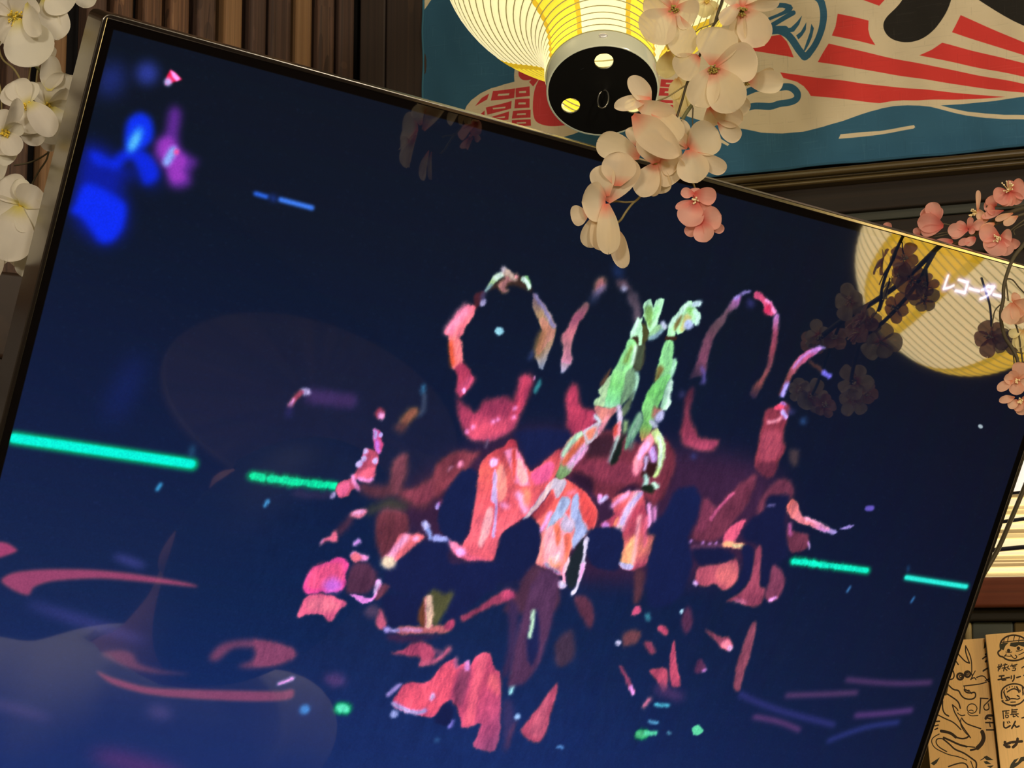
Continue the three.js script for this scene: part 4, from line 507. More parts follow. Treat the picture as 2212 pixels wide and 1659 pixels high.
  P(c5, '#d890d8', 2, [460, 605, 520, 612, 600, 620, 625, 560, 630, 515, 660, 515, 655, 580, 610, 640, 540, 660]); L(c5, '#e8c4f8', 10, 2, [645, 525, 630, 590]); P(c5, '#66384c', 3, [660, 540, 715, 545, 690, 590, 640, 640, 620, 630]); P(c5, '#a85868', 3, [640, 700, 670, 700, 695, 800, 660, 830, 625, 790]); D(c5, '#4a3c5c', 4, 605, 715, 14, 12); L(c5, '#8a74d0', 11, 2, [695, 828, 705, 832]);
  L(c5, '#b06a60', 16, 2, [780, 835, 880, 835, 960, 825, 1080, 825]); L(c5, '#a49ae0', 8, 2, [690, 830, 770, 835]); L(c5, '#c898b8', 7, 2, [800, 830, 920, 832]); P(c5, '#565638', 5, [990, 570, 1060, 600, 1125, 580, 1080, 700, 1000, 810, 960, 640]); P(c5, '#74442c', 4, [930, 640, 960, 620, 990, 800, 930, 810, 900, 760]); L(c5, '#f4c8b0', 14, 2, [965, 630, 972, 720, 968, 800]); P(c5, '#984058', 3, [1070, 790, 1120, 755, 1135, 790, 1110, 835, 1080, 830]);
  P(c5, '#8a3e54', 4, [1170, 740, 1260, 700, 1380, 610, 1480, 580, 1505, 610, 1480, 640, 1380, 680, 1290, 720, 1230, 760, 1180, 775]); D(c5, '#c05068', 4, 1480, 605, 14, 10); P(c5, '#42264a', 6, [700, 860, 900, 870, 1060, 850, 900, 900, 740, 900]);
  P(c5, '#a0485c', 3.5, [725, 975, 800, 960, 870, 910, 960, 915, 1010, 960, 1000, 1010, 950, 1050, 905, 1055, 920, 1010, 840, 1000]); L(c5, '#b86070', 10, 3, [1095, 950, 1050, 1010, 990, 1035, 930, 1045]); L(c5, '#7a4a6c', 6, 3, [1010, 960, 1050, 985]);
  G(c5, 2.5, [1140, 1010, 1150, 1060, 1210, 1030, 1230, 1060, 1270, 1000, 1350, 980, 1390, 1080, 1420, 1110, 1430, 1300, 1400, 1590, 1260, 1585, 1275, 1500, 1290, 1430, 1180, 1460, 1170, 1400, 1120, 1280, 1070, 1300, 1000, 1385, 900, 1370, 800, 1350, 740, 1310, 760, 1250, 830, 1170, 960, 1160, 1060, 1050], [900, 1050], [1350, 1590], '#b4485c', '#d45a6a', '#b44c60', '#b0506a', '#8a4a6c'); P(c5, '#d85c64', 5, [830, 1180, 960, 1170, 1060, 1060, 1150, 1070, 1100, 1250, 1000, 1360, 860, 1340, 760, 1290]); P(c5, '#7c3c58', 6, [1160, 1080, 1240, 1080, 1220, 1200, 1180, 1320, 1120, 1270]); P(c5, '#d4646c', 5, [1280, 1010, 1345, 990, 1330, 1100, 1280, 1250, 1260, 1420, 1190, 1440, 1220, 1280, 1250, 1130]); P(c5, '#d66a68', 6, [1360, 1110, 1415, 1130, 1420, 1250, 1340, 1180]);
  L(c5, '#a894e0', 9, 2, [710, 1245, 750, 1205, 780, 1185]); L(c5, '#b8a8e8', 8, 2, [740, 1300, 790, 1335, 880, 1365, 950, 1345]); D(c5, '#a8b4f8', 2, 745, 1368, 8); D(c5, '#e8c8f8', 2, 988, 1258, 5, 8); L(c5, '#c08cc8', 9, 2, [1210, 1040, 1212, 1080]); L(c5, '#7c74d4', 9, 2, [1118, 1415, 1102, 1450]); L(c5, '#8c5c80', 8, 3, [1140, 1015, 1145, 1060]); P(c5, '#141e4c', 4, [1000, 1390, 1060, 1310, 1110, 1300, 1125, 1380, 1090, 1440, 1010, 1430]);
  P(c5, '#3c2c54', 6, [1480, 640, 1540, 700, 1530, 900, 1480, 1100, 1435, 1130, 1480, 900]); P(c5, '#343060', 7, [1440, 1290, 1500, 1290, 1510, 1420, 1450, 1620, 1440, 1500]); P(c5, '#54345a', 5, [1480, 1480, 1530, 1400, 1520, 1440, 1460, 1610]); L(c5, '#7cd0e8', 9, 2, [1510, 1105, 1516, 1112]); L(c5, '#a8f0f8', 8, 2, [1500, 1190, 1492, 1230]); D(c5, '#a0c8ff', 2, 1532, 1388, 6); D(c5, '#3f8ad8', 3, 172, 1338, 9); L(c5, '#0c8c58', 23, 3, [398, 1328, 438, 1336]); L(c5, '#58e0b8', 15, 2, [400, 1328, 436, 1336]); D(c5, '#2c5488', 3, 1016, 1533, 5);
  P(I, '#58365a', 5, [1098, 1480, 1112, 1400, 1130, 1330, 1165, 1235, 1205, 1245, 1195, 1330, 1170, 1420, 1140, 1470, 1115, 1480]); P(I, '#1c2454', 5, [1150, 1330, 1162, 1320, 1165, 1390, 1150, 1440, 1138, 1400]); L(I, '#c8f0d0', 8, 2, [1152, 1320, 1150, 1345, 1146, 1375]); P(I, '#a04c5c', 3, [1126, 1575, 1160, 1530, 1200, 1478, 1204, 1490, 1185, 1560, 1168, 1602, 1140, 1598]); P(I, '#b05c68', 5, [1145, 1570, 1185, 1500, 1175, 1585, 1150, 1592]); P(I, '#5a3046', 5, [1240, 1290, 1270, 1290, 1285, 1330, 1275, 1358, 1255, 1330]); P(I, '#46344c', 6, [1200, 1390, 1235, 1360, 1240, 1420, 1205, 1440]);
  for (const [a, b, cc, d, e, f] of [[1415, 1522, 1443, 1525, '#4cb4d4', 8], [1403, 1559, 1421, 1561, '#5aa8d8', 7], [1444, 1583, 1447, 1584, '#58a0c0', 6], [1205, 1613, 1216, 1614, '#5f9ae0', 5]]) L(I, e, f, 2, [a, b, cc, d]);
  L(I, '#0c8850', 20, 3, [1382, 1585, 1392, 1586]); L(I, '#58d890', 15, 2, [1380, 1585, 1392, 1586]); L(I, '#5ce0b0', 9, 2, [1395, 1584, 1416, 1583]); P(I, '#5cd0a0', 2, [1495, 1572, 1508, 1565, 1520, 1578, 1508, 1588, 1498, 1585]); D(I, '#a8b8c0', 1, 2118, 921, 7, 4);

  // the video is coarse: ragged, blotchy edges where the dancers are
  {
    const N = 256, grid = new Float32Array(N * N); for (let i = 0; i < N * N; i++) grid[i] = rnd() * 2 - 1;
    const noise = (u, v) => { const a = Math.floor(u), b = Math.floor(v), s = u - a, t = v - b, f = s * s * (3 - 2 * s), g = t * t * (3 - 2 * t), h = (i, j) => grid[((j & 255) << 8) | (i & 255)]; return (h(a, b) * (1 - f) + h(a + 1, b) * f) * (1 - g) + (h(a, b + 1) * (1 - f) + h(a + 1, b + 1) * f) * g; };
    const src = x.getImageData(0, 0, CW, CH), out = x.createImageData(CW, CH), A = src.data, O = out.data, [mx, my] = S(1250, 1080);
    for (let j = 0, o = 0; j < CH; j++) for (let i = 0; i < CW; i++, o += 4) {
      const r = Math.hypot((i - mx) / 640, (j - my) / 560), m = Math.min(1, Math.max(0.12, (1.15 - r) * 4));
      const dx = m * (1.5 * noise(i / 13, j / 17) + 0.9 * noise(i / 5 + 40, j / 7)), dy = m * (1.5 * noise(i / 12 + 90, j / 15 + 30) + 0.9 * noise(i / 5 + 140, j / 6 + 60));
      const p = (Math.min(CH - 1, Math.max(0, Math.round(j + dy))) * CW + Math.min(CW - 1, Math.max(0, Math.round(i + dx)))) * 4;
      const lum = Math.max(A[p], A[p + 1]), k = 1 + Math.min(1, lum / 120) * m * (0.1 * noise(i / 8 + 20, j / 24) + 0.08 * noise(i / 3.2, j / 9 + 70) + 0.12 * noise(i / 26, j / 34)) + 0.05 * noise(i / 2, j / 2);
      const warm = A[p] > A[p + 1] * 1.25 && A[p] > 90 ? Math.min(1, (A[p] - 90) / 60) : 0;
      O[o] = Math.min(255, A[p] * k * (1 + 0.14 * warm)); O[o + 1] = A[p + 1] * k; O[o + 2] = Math.min(255, A[p + 2] * (1 + (k - 1) * 0.8) + 0.1 * warm * A[p]); O[o + 3] = 255;
    }
    x.putImageData(out, 0, 0);
  }

  // on-screen lettering
  for (const [w, col, bl] of [[11, '#8f84c8', 4], [5.5, '#ece6ff', 1]]) {
    const T = crop(1900, 360, 5.926), T2 = crop(2090, 560, 4.148);
    L(T, col, w, bl, [878, 1395, 850, 1470, 822, 1562]); L(T, col, w, bl, [822, 1562, 880, 1555, 950, 1520]); L(T, col, w, bl, [1012, 1446, 1128, 1482]); L(T, col, w, bl, [1128, 1482, 1112, 1550, 1090, 1614]); L(T, col, w, bl, [1090, 1614, 972, 1588]);
    L(T2, col, w, bl, [18, 262, 104, 286]); L(T2, col, w, bl, [182, 240, 162, 262, 128, 276]); L(T2, col, w, bl, [182, 242, 234, 252]); L(T2, col, w, bl, [232, 254, 205, 300, 170, 335, 115, 355]); L(T2, col, w, bl, [160, 276, 205, 304]); L(T2, col, w, bl, [232, 316, 310, 334]); L(T2, col, w * 0.7, bl, [218, 236, 226, 248]); L(T2, col, w * 0.7, bl, [236, 238, 244, 250]);
  }
  // pixel noise of the panel
  for (let i = 0; i < 9000; i++) { x.globalAlpha = 0.02; x.fillStyle = rnd() < 0.5 ? '#000' : '#7080ff'; x.fillRect(rr(0, CW), rr(0, CH), rr(2, 6), rr(2, 4)); } x.globalAlpha = 1;
  x.restore();

  const tv = thing('television', 'large black flat television tilted forward, showing dancers in orange dresses on a blue stage', 'television', TV_C);
  const turn = (g) => { g.applyQuaternion(TV_Q); return g; };
  const front = new THREE.PlaneGeometry(TV_W - 0.004, TV_H - 0.004), fp = front.attributes.position;
  for (let i = 0; i < 4; i++) front.attributes.uv.setXY(i, fp.getX(i) / TV_W + 0.5, fp.getY(i) / TV_H + 0.5);
  const glass = [front]; { const back = new THREE.BoxGeometry(TV_W - 0.004, TV_H - 0.004, 0.003), u = back.attributes.uv; for (let i = 0; i < u.count; i++) u.setXY(i, 0.001, 0.001); back.translate(0, 0, -0.0017); glass.push(back); }
  const st = tex(c);
  obj('screen', turn(mergeGeometries(glass.map((g) => g.toNonIndexed()))), phys(0x030303, { roughness: 0.03, ior: 1.95, emissive: 0xffffff, emissiveMap: st, emissiveIntensity: SCREEN_GAIN }), tv);
  const ring = new THREE.Shape(), R = 0.006, w = TV_W / 2, h = TV_H / 2;
  ring.moveTo(-w + R, -h); ring.lineTo(w - R, -h); ring.quadraticCurveTo(w, -h, w, -h + R); ring.lineTo(w, h - R); ring.quadraticCurveTo(w, h, w - R, h); ring.lineTo(-w + R, h); ring.quadraticCurveTo(-w, h, -w, h - R); ring.lineTo(-w, -h + R); ring.quadraticCurveTo(-w, -h, -w + R, -h);
  const hole = new THREE.Path(), e = 0.0021; hole.moveTo(-w + e, -h + e); hole.lineTo(-w + e, h - e); hole.lineTo(w - e, h - e); hole.lineTo(w - e, -h + e); hole.closePath(); ring.holes.push(hole);
  const fr = new THREE.ExtrudeGeometry(ring, { depth: 0.0345, bevelEnabled: true, bevelThickness: 0.001, bevelSize: 0.0008, bevelSegments: 2, curveSegments: 6 }); fr.translate(0, 0, -0.034);
  obj('frame', turn(fr), phys(0x96938a, { metalness: 1, roughness: 0.2 }), tv);
  const hs = new RoundedBoxGeometry(TV_W - 0.012, TV_H - 0.012, 0.03, 2, 0.004); hs.translate(0, 0, -0.019);
  obj('housing', turn(hs), std(0x141412, { roughness: 0.5 }), tv);
  const bulge = new RoundedBoxGeometry(0.62, 0.26, 0.03, 3, 0.012); bulge.translate(0, -0.1, -0.047); obj('housing', turn(bulge), std(0x10100f, { roughness: 0.6 }), tv);
  // arm from the back of the set to the slatted wall
  const mount = new THREE.Group(); mount.name = 'wall_mount'; tv.add(mount);
  const plate = new THREE.BoxGeometry(0.22, 0.22, 0.006); plate.translate(0, 0, -0.037); obj('plate', turn(plate), std(0x1a1a1a, { metalness: 0.8, roughness: 0.4 }), mount);
  const from = V(0, 0, -0.04).applyQuaternion(TV_Q), a = TV_C.clone().add(from), hit = CORNER.clone().addScaledVector(SLAT_DIR, -0.32).addScaledVector(SLAT_N, 0.03); hit.y = a.y + 0.02;
  const mid = a.clone().lerp(hit, 0.5).add(V(-0.05, -0.02, 0));
  obj('arm', tube([a, mid, hit].map((p) => p.sub(TV_C)), 0.014, 16, 10), std(0x1a1a1a, { metalness: 0.8, roughness: 0.4 }), mount);
}

// ---------------------------------------------------------------- paper lanterns
const paperTex = (() => { const c = canvas(256, 256), x = c.getContext('2d'); x.fillStyle = '#808080'; x.fillRect(0, 0, 256, 256);
  for (let i = 0; i < 700; i++) { x.globalAlpha = rr(0.05, 0.3); x.strokeStyle = rnd() < 0.5 ? '#000' : '#fff'; x.lineWidth = rr(0.6, 1.8); const a = rr(0, 256), b = rr(0, 256); x.beginPath(); x.moveTo(a, b); x.quadraticCurveTo(a + rr(-14, 14), b + rr(-14, 14), a + rr(-22, 22), b + rr(-22, 22)); x.stroke(); }
  return tex(c, true); })();
paperTex.colorSpace = THREE.NoColorSpace;
const LCREAM = new THREE.Color(1, 0.95, 0.62), LYELLOW = new THREE.Color(0.95, 0.76, 0.05), LSTRIP = new THREE.Color(0.72, 0.5, 0.02);
// profile: radius against height above the lower ring, both in metres
function lantern(label, ring, axis, spin, glow, prof, H, ringR, opts = {}) {
  const o = thing('paper_lantern', label, 'lantern', ring, undefined);
  const q = new THREE.Quaternion().setFromUnitVectors(V(0, 1, 0), axis).multiply(new THREE.Quaternion().setFromAxisAngle(V(0, 1, 0), spin));
  const put = (name, g, m, parent = o) => obj(name, (g.applyQuaternion(q), g), m, parent);
  const paper = (c, e) => phys(new THREE.Color(0.72, 0.68, 0.5).multiply(c), { roughness: 0.95, emissive: c, emissiveIntensity: e, bumpMap: paperTex, bumpScale: 0.0006, transmission: 0.3, thickness: 0 });
  const cream = paper(opts.cream ?? LCREAM, glow), yellow = paper(opts.yellow ?? LYELLOW, glow), strip = paper(LSTRIP, glow), rib = std(0x6b6248, { roughness: 0.8, emissive: new THREE.Color(0.5, 0.42, 0.12), emissiveIntensity: glow * 0.5 });  // ribs glow, standing in for lamplight through the paper
  const h0 = opts.rim ?? 0.024, STEP = 0.0088, n = Math.round((H - 2 * h0) / STEP), pts = [], grow = (dr) => pts.map((p) => new THREE.Vector2(p.x + dr, p.y));
  for (let i = 0; i <= n * 4; i++) { const y = h0 + (H - 2 * h0) * i / (n * 4); pts.push(new THREE.Vector2(prof(y) + 0.0016 * Math.abs(Math.sin(Math.PI * i / 4)), y)); }
  const EDGES = (opts.edges ?? [0, 45, 90, 135, 180, 225, 270, 315, 360]).map((v) => THREE.MathUtils.degToRad(v));      // where the sheets of paper meet
  const lathe = (p, a, l, s) => { const g = new THREE.LatheGeometry(p, s, a, l), u = g.attributes.uv; for (let i = 0; i < u.count; i++) u.setXY(i, u.getX(i) * 2, u.getY(i) * 5); return g; };
  for (let i = 0; i < 8; i++) {
    put('paper_panel', lathe(pts, EDGES[i], EDGES[i + 1] - EDGES[i], 14), i % 2 ? yellow : cream);
    put('seam_strip', lathe(grow(0.0003), EDGES[i] + (i % 2 ? 0 : -0.085), 0.085, 3), strip);
  }
  for (let i = 0; i <= n; i++) { const y = h0 + (H - 2 * h0) * i / n, g = new THREE.TorusGeometry(prof(y) + 0.0002, 0.00075, 5, 64); g.rotateX(Math.PI / 2); g.translate(0, y, 0); put('rib', g, rib); }
  // lower ring, base plate with three holes and a hook; upper ring and hanging cord
  const band = phys(0xbdbba0, { roughness: 0.25, clearcoat: 1, emissive: new THREE.Color(0.6, 0.6, 0.36), emissiveIntensity: Math.min(1, glow) * 0.35 }), black = std(0x090908, { roughness: 0.55 });  // ring emission stands in for the lamp light on the band
  for (const y of [0, H - h0]) { const r0 = ringR, g = new THREE.LatheGeometry([[r0, 0], [r0 + 0.0016, 0], [r0 + 0.0016, h0 + 0.002], [r0, h0 + 0.002], [r0, 0]].map((p) => new THREE.Vector2(...p)), 64); g.translate(0, y, 0); put('ring', g, band); }
  const s = new THREE.Shape().absarc(0, 0, ringR, 0, Math.PI * 2), hr = ringR * 0.172;
  for (let i = 0; i < 3; i++) { const a = opts.holes + i * Math.PI * 2 / 3, p = new THREE.Path(); p.absarc(ringR * 0.67 * Math.cos(a), ringR * 0.67 * Math.sin(a), hr, 0, Math.PI * 2, true); s.holes.push(p); }
  const pl = new THREE.ExtrudeGeometry(s, { depth: 0.0018, bevelEnabled: false, curveSegments: 40 }); pl.rotateX(Math.PI / 2); pl.translate(0, 0.0019, 0); put('base_plate', pl, black);
  const sc = new THREE.SphereGeometry(0.0042, 16, 10); sc.scale(1, 0.8, 0.45); sc.translate(0, h0 * 0.6, ringR + 0.002); sc.rotateY(opts.screw ?? 0); put('screw', sc, std(0xe8e6dc, { metalness: 0.3, roughness: 0.25 }));
  const hk = []; for (let i = 0; i <= 20; i++) { const a = i / 20 * Math.PI * 2; hk.push(V(0.0055 * Math.sin(a), -0.0115 + 0.0125 * Math.cos(a), 0.001 * Math.sin(a))); } put('hook', tube(hk, 0.0007, 40, 6), std(0xb8b4a4, { metalness: 0.9, roughness: 0.25 }));
  const at0 = opts.bulb ?? V(0, H * 0.42, 0), bulb = new THREE.SphereGeometry(opts.bulb ? 0.006 : 0.028, 24, 16); bulb.translate(at0.x, at0.y, at0.z); put('bulb', bulb, std(0xfff6dd, { emissive: new THREE.Color(1, 0.9, 0.62), emissiveIntensity: Math.max(3, glow * 2) }));
  const foot = V(at0.x * 0.6, 0.003, at0.z * 0.6); put('bulb_socket', tube([foot, at0.clone().lerp(foot, 0.5), at0.clone().lerp(foot, 0.15)], 0.007, 8, 12), black);
  const shine = (p, power) => { const l = new THREE.PointLight(new THREE.Color(1, 0.85, 0.5), power, 0, 2); l.position.copy(p.clone().applyQuaternion(q)); l.castShadow = true; o.add(l); };
  shine(at0, opts.bulb ? 0.02 : glow * 0.03); if (opts.bulb) shine(V(0, H * 0.5, 0), glow * 0.04);
  // the two wires of the upper ring, and the cord up to the ceiling
  const top = V(0, H, 0).applyQuaternion(q), world = top.clone().add(ring), up = V(world.x, ROOM_H, world.z).sub(ring);
  for (const a of [0, Math.PI / 2]) { const w = [-1, 0, 1].map((t) => V(ringR * Math.cos(a) * t, H + 0.03 * (1 - Math.abs(t)), ringR * Math.sin(a) * t).applyQuaternion(q)); obj('wire', tube(w, 0.0009, 16, 6), black, o); }
  obj('cord', tube([V(0, H + 0.028, 0).applyQuaternion(q), top.clone().lerp(up, 0.4).add(V(0, 0.01, 0)), up], 0.002, 24, 8), black, o);
  return o;
}
{
  const d = 1.76, k = d / FOCAL, ring = at(1302, 197, d), axis = toWorld(V(0.0, 0.715, -0.70)).normalize();
  const r0 = 118 * k, r1 = 368 * k, h0 = 52 * k, H = 2 * 558 * k;
  const prof = (y) => { const m = H / 2, t = Math.min(1, Math.max(0, (m - Math.abs(y - m) - h0) / (m - h0))); return r0 * 1.03 + (r1 - r0 * 1.03) * Math.pow(Math.sin(t * Math.PI / 2), 3.0); };
  // the near side of the lower ring shows 20 degrees of a yellow panel, then a cream one
  lantern('glowing cream and yellow striped paper lantern hanging in front of the flag above the television', ring, axis, THREE.MathUtils.degToRad(-22), LANTERN_GLOW, prof, H, r0, { rim: h0, holes: THREE.MathUtils.degToRad(68), screw: THREE.MathUtils.degToRad(21), edges: [0, 45, 88, 128, 168, 208, 243, 315, 360], bulb: V(r0 * 0.85 * Math.sin(-0.3), h0 + 0.012, r0 * 0.85 * Math.cos(-0.3)) });
}
// a second lantern hangs over the bar to the right; the screen mirrors it
const mirrorTV = (p) => p.clone().addScaledVector(TV_N, -2 * p.clone().sub(TV_TL).dot(TV_N));
{
  const c = mirrorTV(at(2098, 566, 2.5)), axisSeen = V(0.62, 0.62, 0.35).normalize();             // as it appears in the glass
  const a = toWorld(axisSeen), axis = a.addScaledVector(TV_N, -2 * a.dot(TV_N)).normalize();
  const R = 236 * 2.5 / FOCAL, H = R * 2.06, ringR = R * 0.2;
  const prof = (y) => { const t = (y - H / 2) / (H / 2); return Math.max(ringR * 1.03, R * Math.pow(Math.max(0, 1 - Math.pow(Math.abs(t), 2.3)), 0.5)); };
  lantern('brighter striped paper lantern hanging to the right of the television, mirrored in its screen', c.clone().addScaledVector(axis, -H / 2), axis, 0.55, BAR_LANTERN_GLOW, prof, H, ringR, { rim: 0.008, holes: 0, cream: new THREE.Color(1, 0.83, 0.48), yellow: new THREE.Color(0.97, 0.62, 0.05) });
}
// unseen lamps, placed out of view behind the camera to light the room
for (const [x, y, z, where] of [[-0.75, 2.15, 0.9, 'left'], [0.75, 2.2, 1.0, 'right']]) {
  const o = thing('unseen_room_lamp', `unseen round lamp hanging behind the viewer to light the room, the ${where} one of two`, 'lamp', V(x, y, z));
  obj('globe', new THREE.SphereGeometry(0.09, 32, 20), std(0xfff2dc, { emissive: GLOBE_COLOR, emissiveIntensity: 6, roughness: 0.4 }), o);
  const cap = new THREE.CylinderGeometry(0.03, 0.04, 0.05, 24); cap.translate(0, 0.105, 0); obj('cap', cap, std(0x15130f, { roughness: 0.4 }), o);
  obj('cord', tube([V(0, 0.12, 0), V(0, 0.3, 0), V(0, ROOM_H - y, 0)], 0.003, 8, 8), std(0x15130f), o);
  const l = new THREE.PointLight(GLOBE_COLOR, GLOBE_POWER, 0, 2); l.castShadow = true; l.shadow.radius = 8; o.add(l);
}

// an unseen ceiling lamp, placed out of view to light guest, blossom and flag
{
  const o = thing('unseen_ceiling_lamp', 'unseen ceiling lamp out of view, lighting the guest and the blossoms', 'lamp', V(0.8, ROOM_H, -0.95));
  const rim = new THREE.CylinderGeometry(0.06, 0.065, 0.03, 32); rim.translate(0, -0.0155, 0); obj('rim', rim, std(0x14120f, { roughness: 0.4 }), o);
  const face = new THREE.CylinderGeometry(0.048, 0.048, 0.004, 32); face.translate(0, -0.033, 0); obj('diffuser', face, std(0xfff2dc, { emissive: GLOBE_COLOR, emissiveIntensity: 6 }), o);
  const l = new THREE.PointLight(GLOBE_COLOR, UNSEEN_LAMP_POWER, 0, 2); l.position.y = -0.06; l.castShadow = true; l.shadow.radius = 5; o.add(l);
}

// ---------------------------------------------------------------- artificial blossom
const lin = (h) => new THREE.Color(h);
const petalMat = phys(0xffffff, { vertexColors: true, roughness: 0.85, transmission: 0.42, thickness: 0, side: THREE.DoubleSide, specularIntensity: 0.3 });
const stemMat = std(0x4a4128, { roughness: 0.7 }), greenMat = std(0x6a6a40, { roughness: 0.7 }), paleStem = std(0x8a7c4c, { roughness: 0.7 });
const stamenMat = std(0xffffff, { vertexColors: true, roughness: 0.8 });
const KINDS = {
  cream: { tip: [lin('#ecdcb6'), lin('#eedab8')], base: lin('#f08468'), reach: 0.3, stamen: lin('#8a7a34'), anther: lin('#a08a3c') },
  white: { tip: [lin('#e9e4d0'), lin('#e8e0d0')], base: lin('#d8cb62'), reach: 0.26, stamen: lin('#e4d878'), anther: lin('#d8b838') },
  pink: { tip: [lin('#f2b8a4'), lin('#eda694')], base: lin('#d85c50'), reach: 0.5, stamen: lin('#f0d8a0'), anther: lin('#f2e0b0') },
  peach: { tip: [lin('#f4cca8'), lin('#f0b898')], base: lin('#e08a60'), reach: 0.4, stamen: lin('#f0d898'), anther: lin('#f0d8a0') },
  yellow: { tip: [lin('#f6eab0'), lin('#f4e6a4')], base: lin('#d8a860'), reach: 0.3, stamen: lin('#d8b850'), anther: lin('#d8b850') },  // on the deepest blossoms this yellow stands for lantern light
};
// one petal from base to tip: narrow foot, broad rounded end with a faint notch, cupped and curled
function petalGeo(b, t, hw, face, kind, { roll = 0, curl = 0, cup = 0.35, notch = 0.05, um = 0.62, foot = 0.2, wave = 1 } = {}) {
  const NU = 14, NV = 10, X = t.clone().sub(b), L = X.length(); X.normalize();
  const Z = face.clone().addScaledVector(X, -face.dot(X)).normalize().applyAxisAngle(X, roll), Y = Z.clone().cross(X);
  const pos = [], col = [], idx = [], K = KINDS[kind], tint = K.tip[0].clone().lerp(K.tip[1], rnd()), ph = rr(0, 6), c = new THREE.Color();
  const w = hw / Math.max(0.45, Math.abs(Math.cos(roll)));
  for (let i = 0; i <= NU; i++) for (let j = 0; j <= NV; j++) {
    const u = 1 - Math.pow(1 - i / NU, 1.7), v = j / NV * 2 - 1;
    let h = u < um ? foot + (1 - foot) * Math.pow(Math.sin(Math.PI / 2 * u / um), 1.1) : Math.sqrt(Math.max(0, 1 - Math.pow((u - um) / (1 - um), 2.6)));
    const uu = u * (1 - notch * Math.exp(-Math.pow(v / 0.28, 2)) * Math.pow(u, 5));
    const z = cup * w * (v * v) * h - curl * L * u * u + cup * 0.25 * L * u * (1 - u) + wave * 0.02 * L * Math.sin(5 * u + 3 * v + ph) * u;
    const p = b.clone().addScaledVector(X, uu * L).addScaledVector(Y, v * h * w + wave * 0.012 * L * Math.sin(6 * u + ph) * v).addScaledVector(Z, z);
    pos.push(p.x, p.y, p.z);
    const f = Math.max(0, 1 - u / K.reach) ** 0.9 * (1 - 0.3 * Math.abs(v)), vein = 1 - 0.02 * (1 + Math.sin(v * 16 + ph)) * 0.5;
    c.copy(tint).lerp(K.base, Math.min(1, f * 1.15)).multiplyScalar(vein); col.push(c.r, c.g, c.b);
  }
  for (let i = 0; i < NU; i++) for (let j = 0; j < NV; j++) { const a = i * (NV + 1) + j, d = a + NV + 1; idx.push(a, d, a + 1, a + 1, d, d + 1); }
  const g = new THREE.BufferGeometry(); g.setAttribute('position', new THREE.Float32BufferAttribute(pos, 3)); g.setAttribute('color', new THREE.Float32BufferAttribute(col, 3));
  g.setIndex(idx); g.computeVertexNormals(); return g;
}
function paint(g, c) { const n = g.attributes.position.count, a = new Float32Array(n * 3); for (let i = 0; i < n; i++) { a[3 * i] = c.r; a[3 * i + 1] = c.g; a[3 * i + 2] = c.b; } g.setAttribute('color', new THREE.BufferAttribute(a, 3)); return g; }
function stamens(kind, dir, len, n, spread) {
  const K = KINDS[kind], gs = [], t1 = V(0, 1, 0).cross(dir).normalize(), t2 = dir.clone().cross(t1);
  for (let i = 0; i < n; i++) {
    const a = rr(0, 6.283), r = spread * Math.sqrt(rnd()), e = dir.clone().addScaledVector(t1, r * Math.cos(a)).addScaledVector(t2, r * Math.sin(a)).setLength(len * rr(0.75, 1.1));
    gs.push(paint(tube([V(0, 0, 0), e.clone().multiplyScalar(0.5).addScaledVector(dir, len * 0.08), e], 0.00045, 4, 4).toNonIndexed(), K.stamen));
    const s = new THREE.IcosahedronGeometry(0.0008, 1); s.deleteAttribute('uv'); s.setAttribute('uv', new THREE.Float32BufferAttribute(new Float32Array(s.attributes.position.count * 2), 2)); s.translate(e.x, e.y, e.z); gs.push(paint(s, K.anther));
  }
  return mergeGeometries(gs);
}
// flower: pixel of its heart, distance, kind, petals [tip x, tip y, width in px, lift towards the viewer in mm, roll, curl, foot x, foot y], stamens [dx, dy, length px, count, spread]
function blossom(spray, cx, cy, d, kind, petals, st) {
  const o = new THREE.Group(), C = at(cx, cy, d), k = d / FOCAL; o.name = 'blossom'; o.position.copy(C).sub(spray.position); spray.add(o);
  for (const [tx, ty, w, lift = 0, roll = 0, curl = 0, bx, by, extra] of petals) {
    const T = at(tx, ty, d - lift / 1000), B = bx === undefined ? C.clone().lerp(T, 0.04) : at(bx, by, d - lift / 2500), face = EYE.clone().sub(T).normalize();
    obj('petal', petalGeo(B.sub(C), T.sub(C), w * k * 0.575, face, kind, { roll, curl, ...extra }), petalMat, o);
  }
  if (st) { const [dx, dy, len, n, spread] = st; const tip = at(cx + dx, cy + dy, d - 0.012).sub(C); obj('flower_centre', stamens(kind, tip.normalize(), len * k, n, spread), stamenMat, o); }
  return o;
}
function twig(spray, d, pts, rpx, mat = stemMat, name = 'stem') {
  const q = pts.map(([a, b, dd]) => at(a, b, dd ?? d).sub(spray.position)); obj(name, tube(q, rpx * d / FOCAL / 2, Math.max(12, pts.length * 6), 8), mat, spray);
}

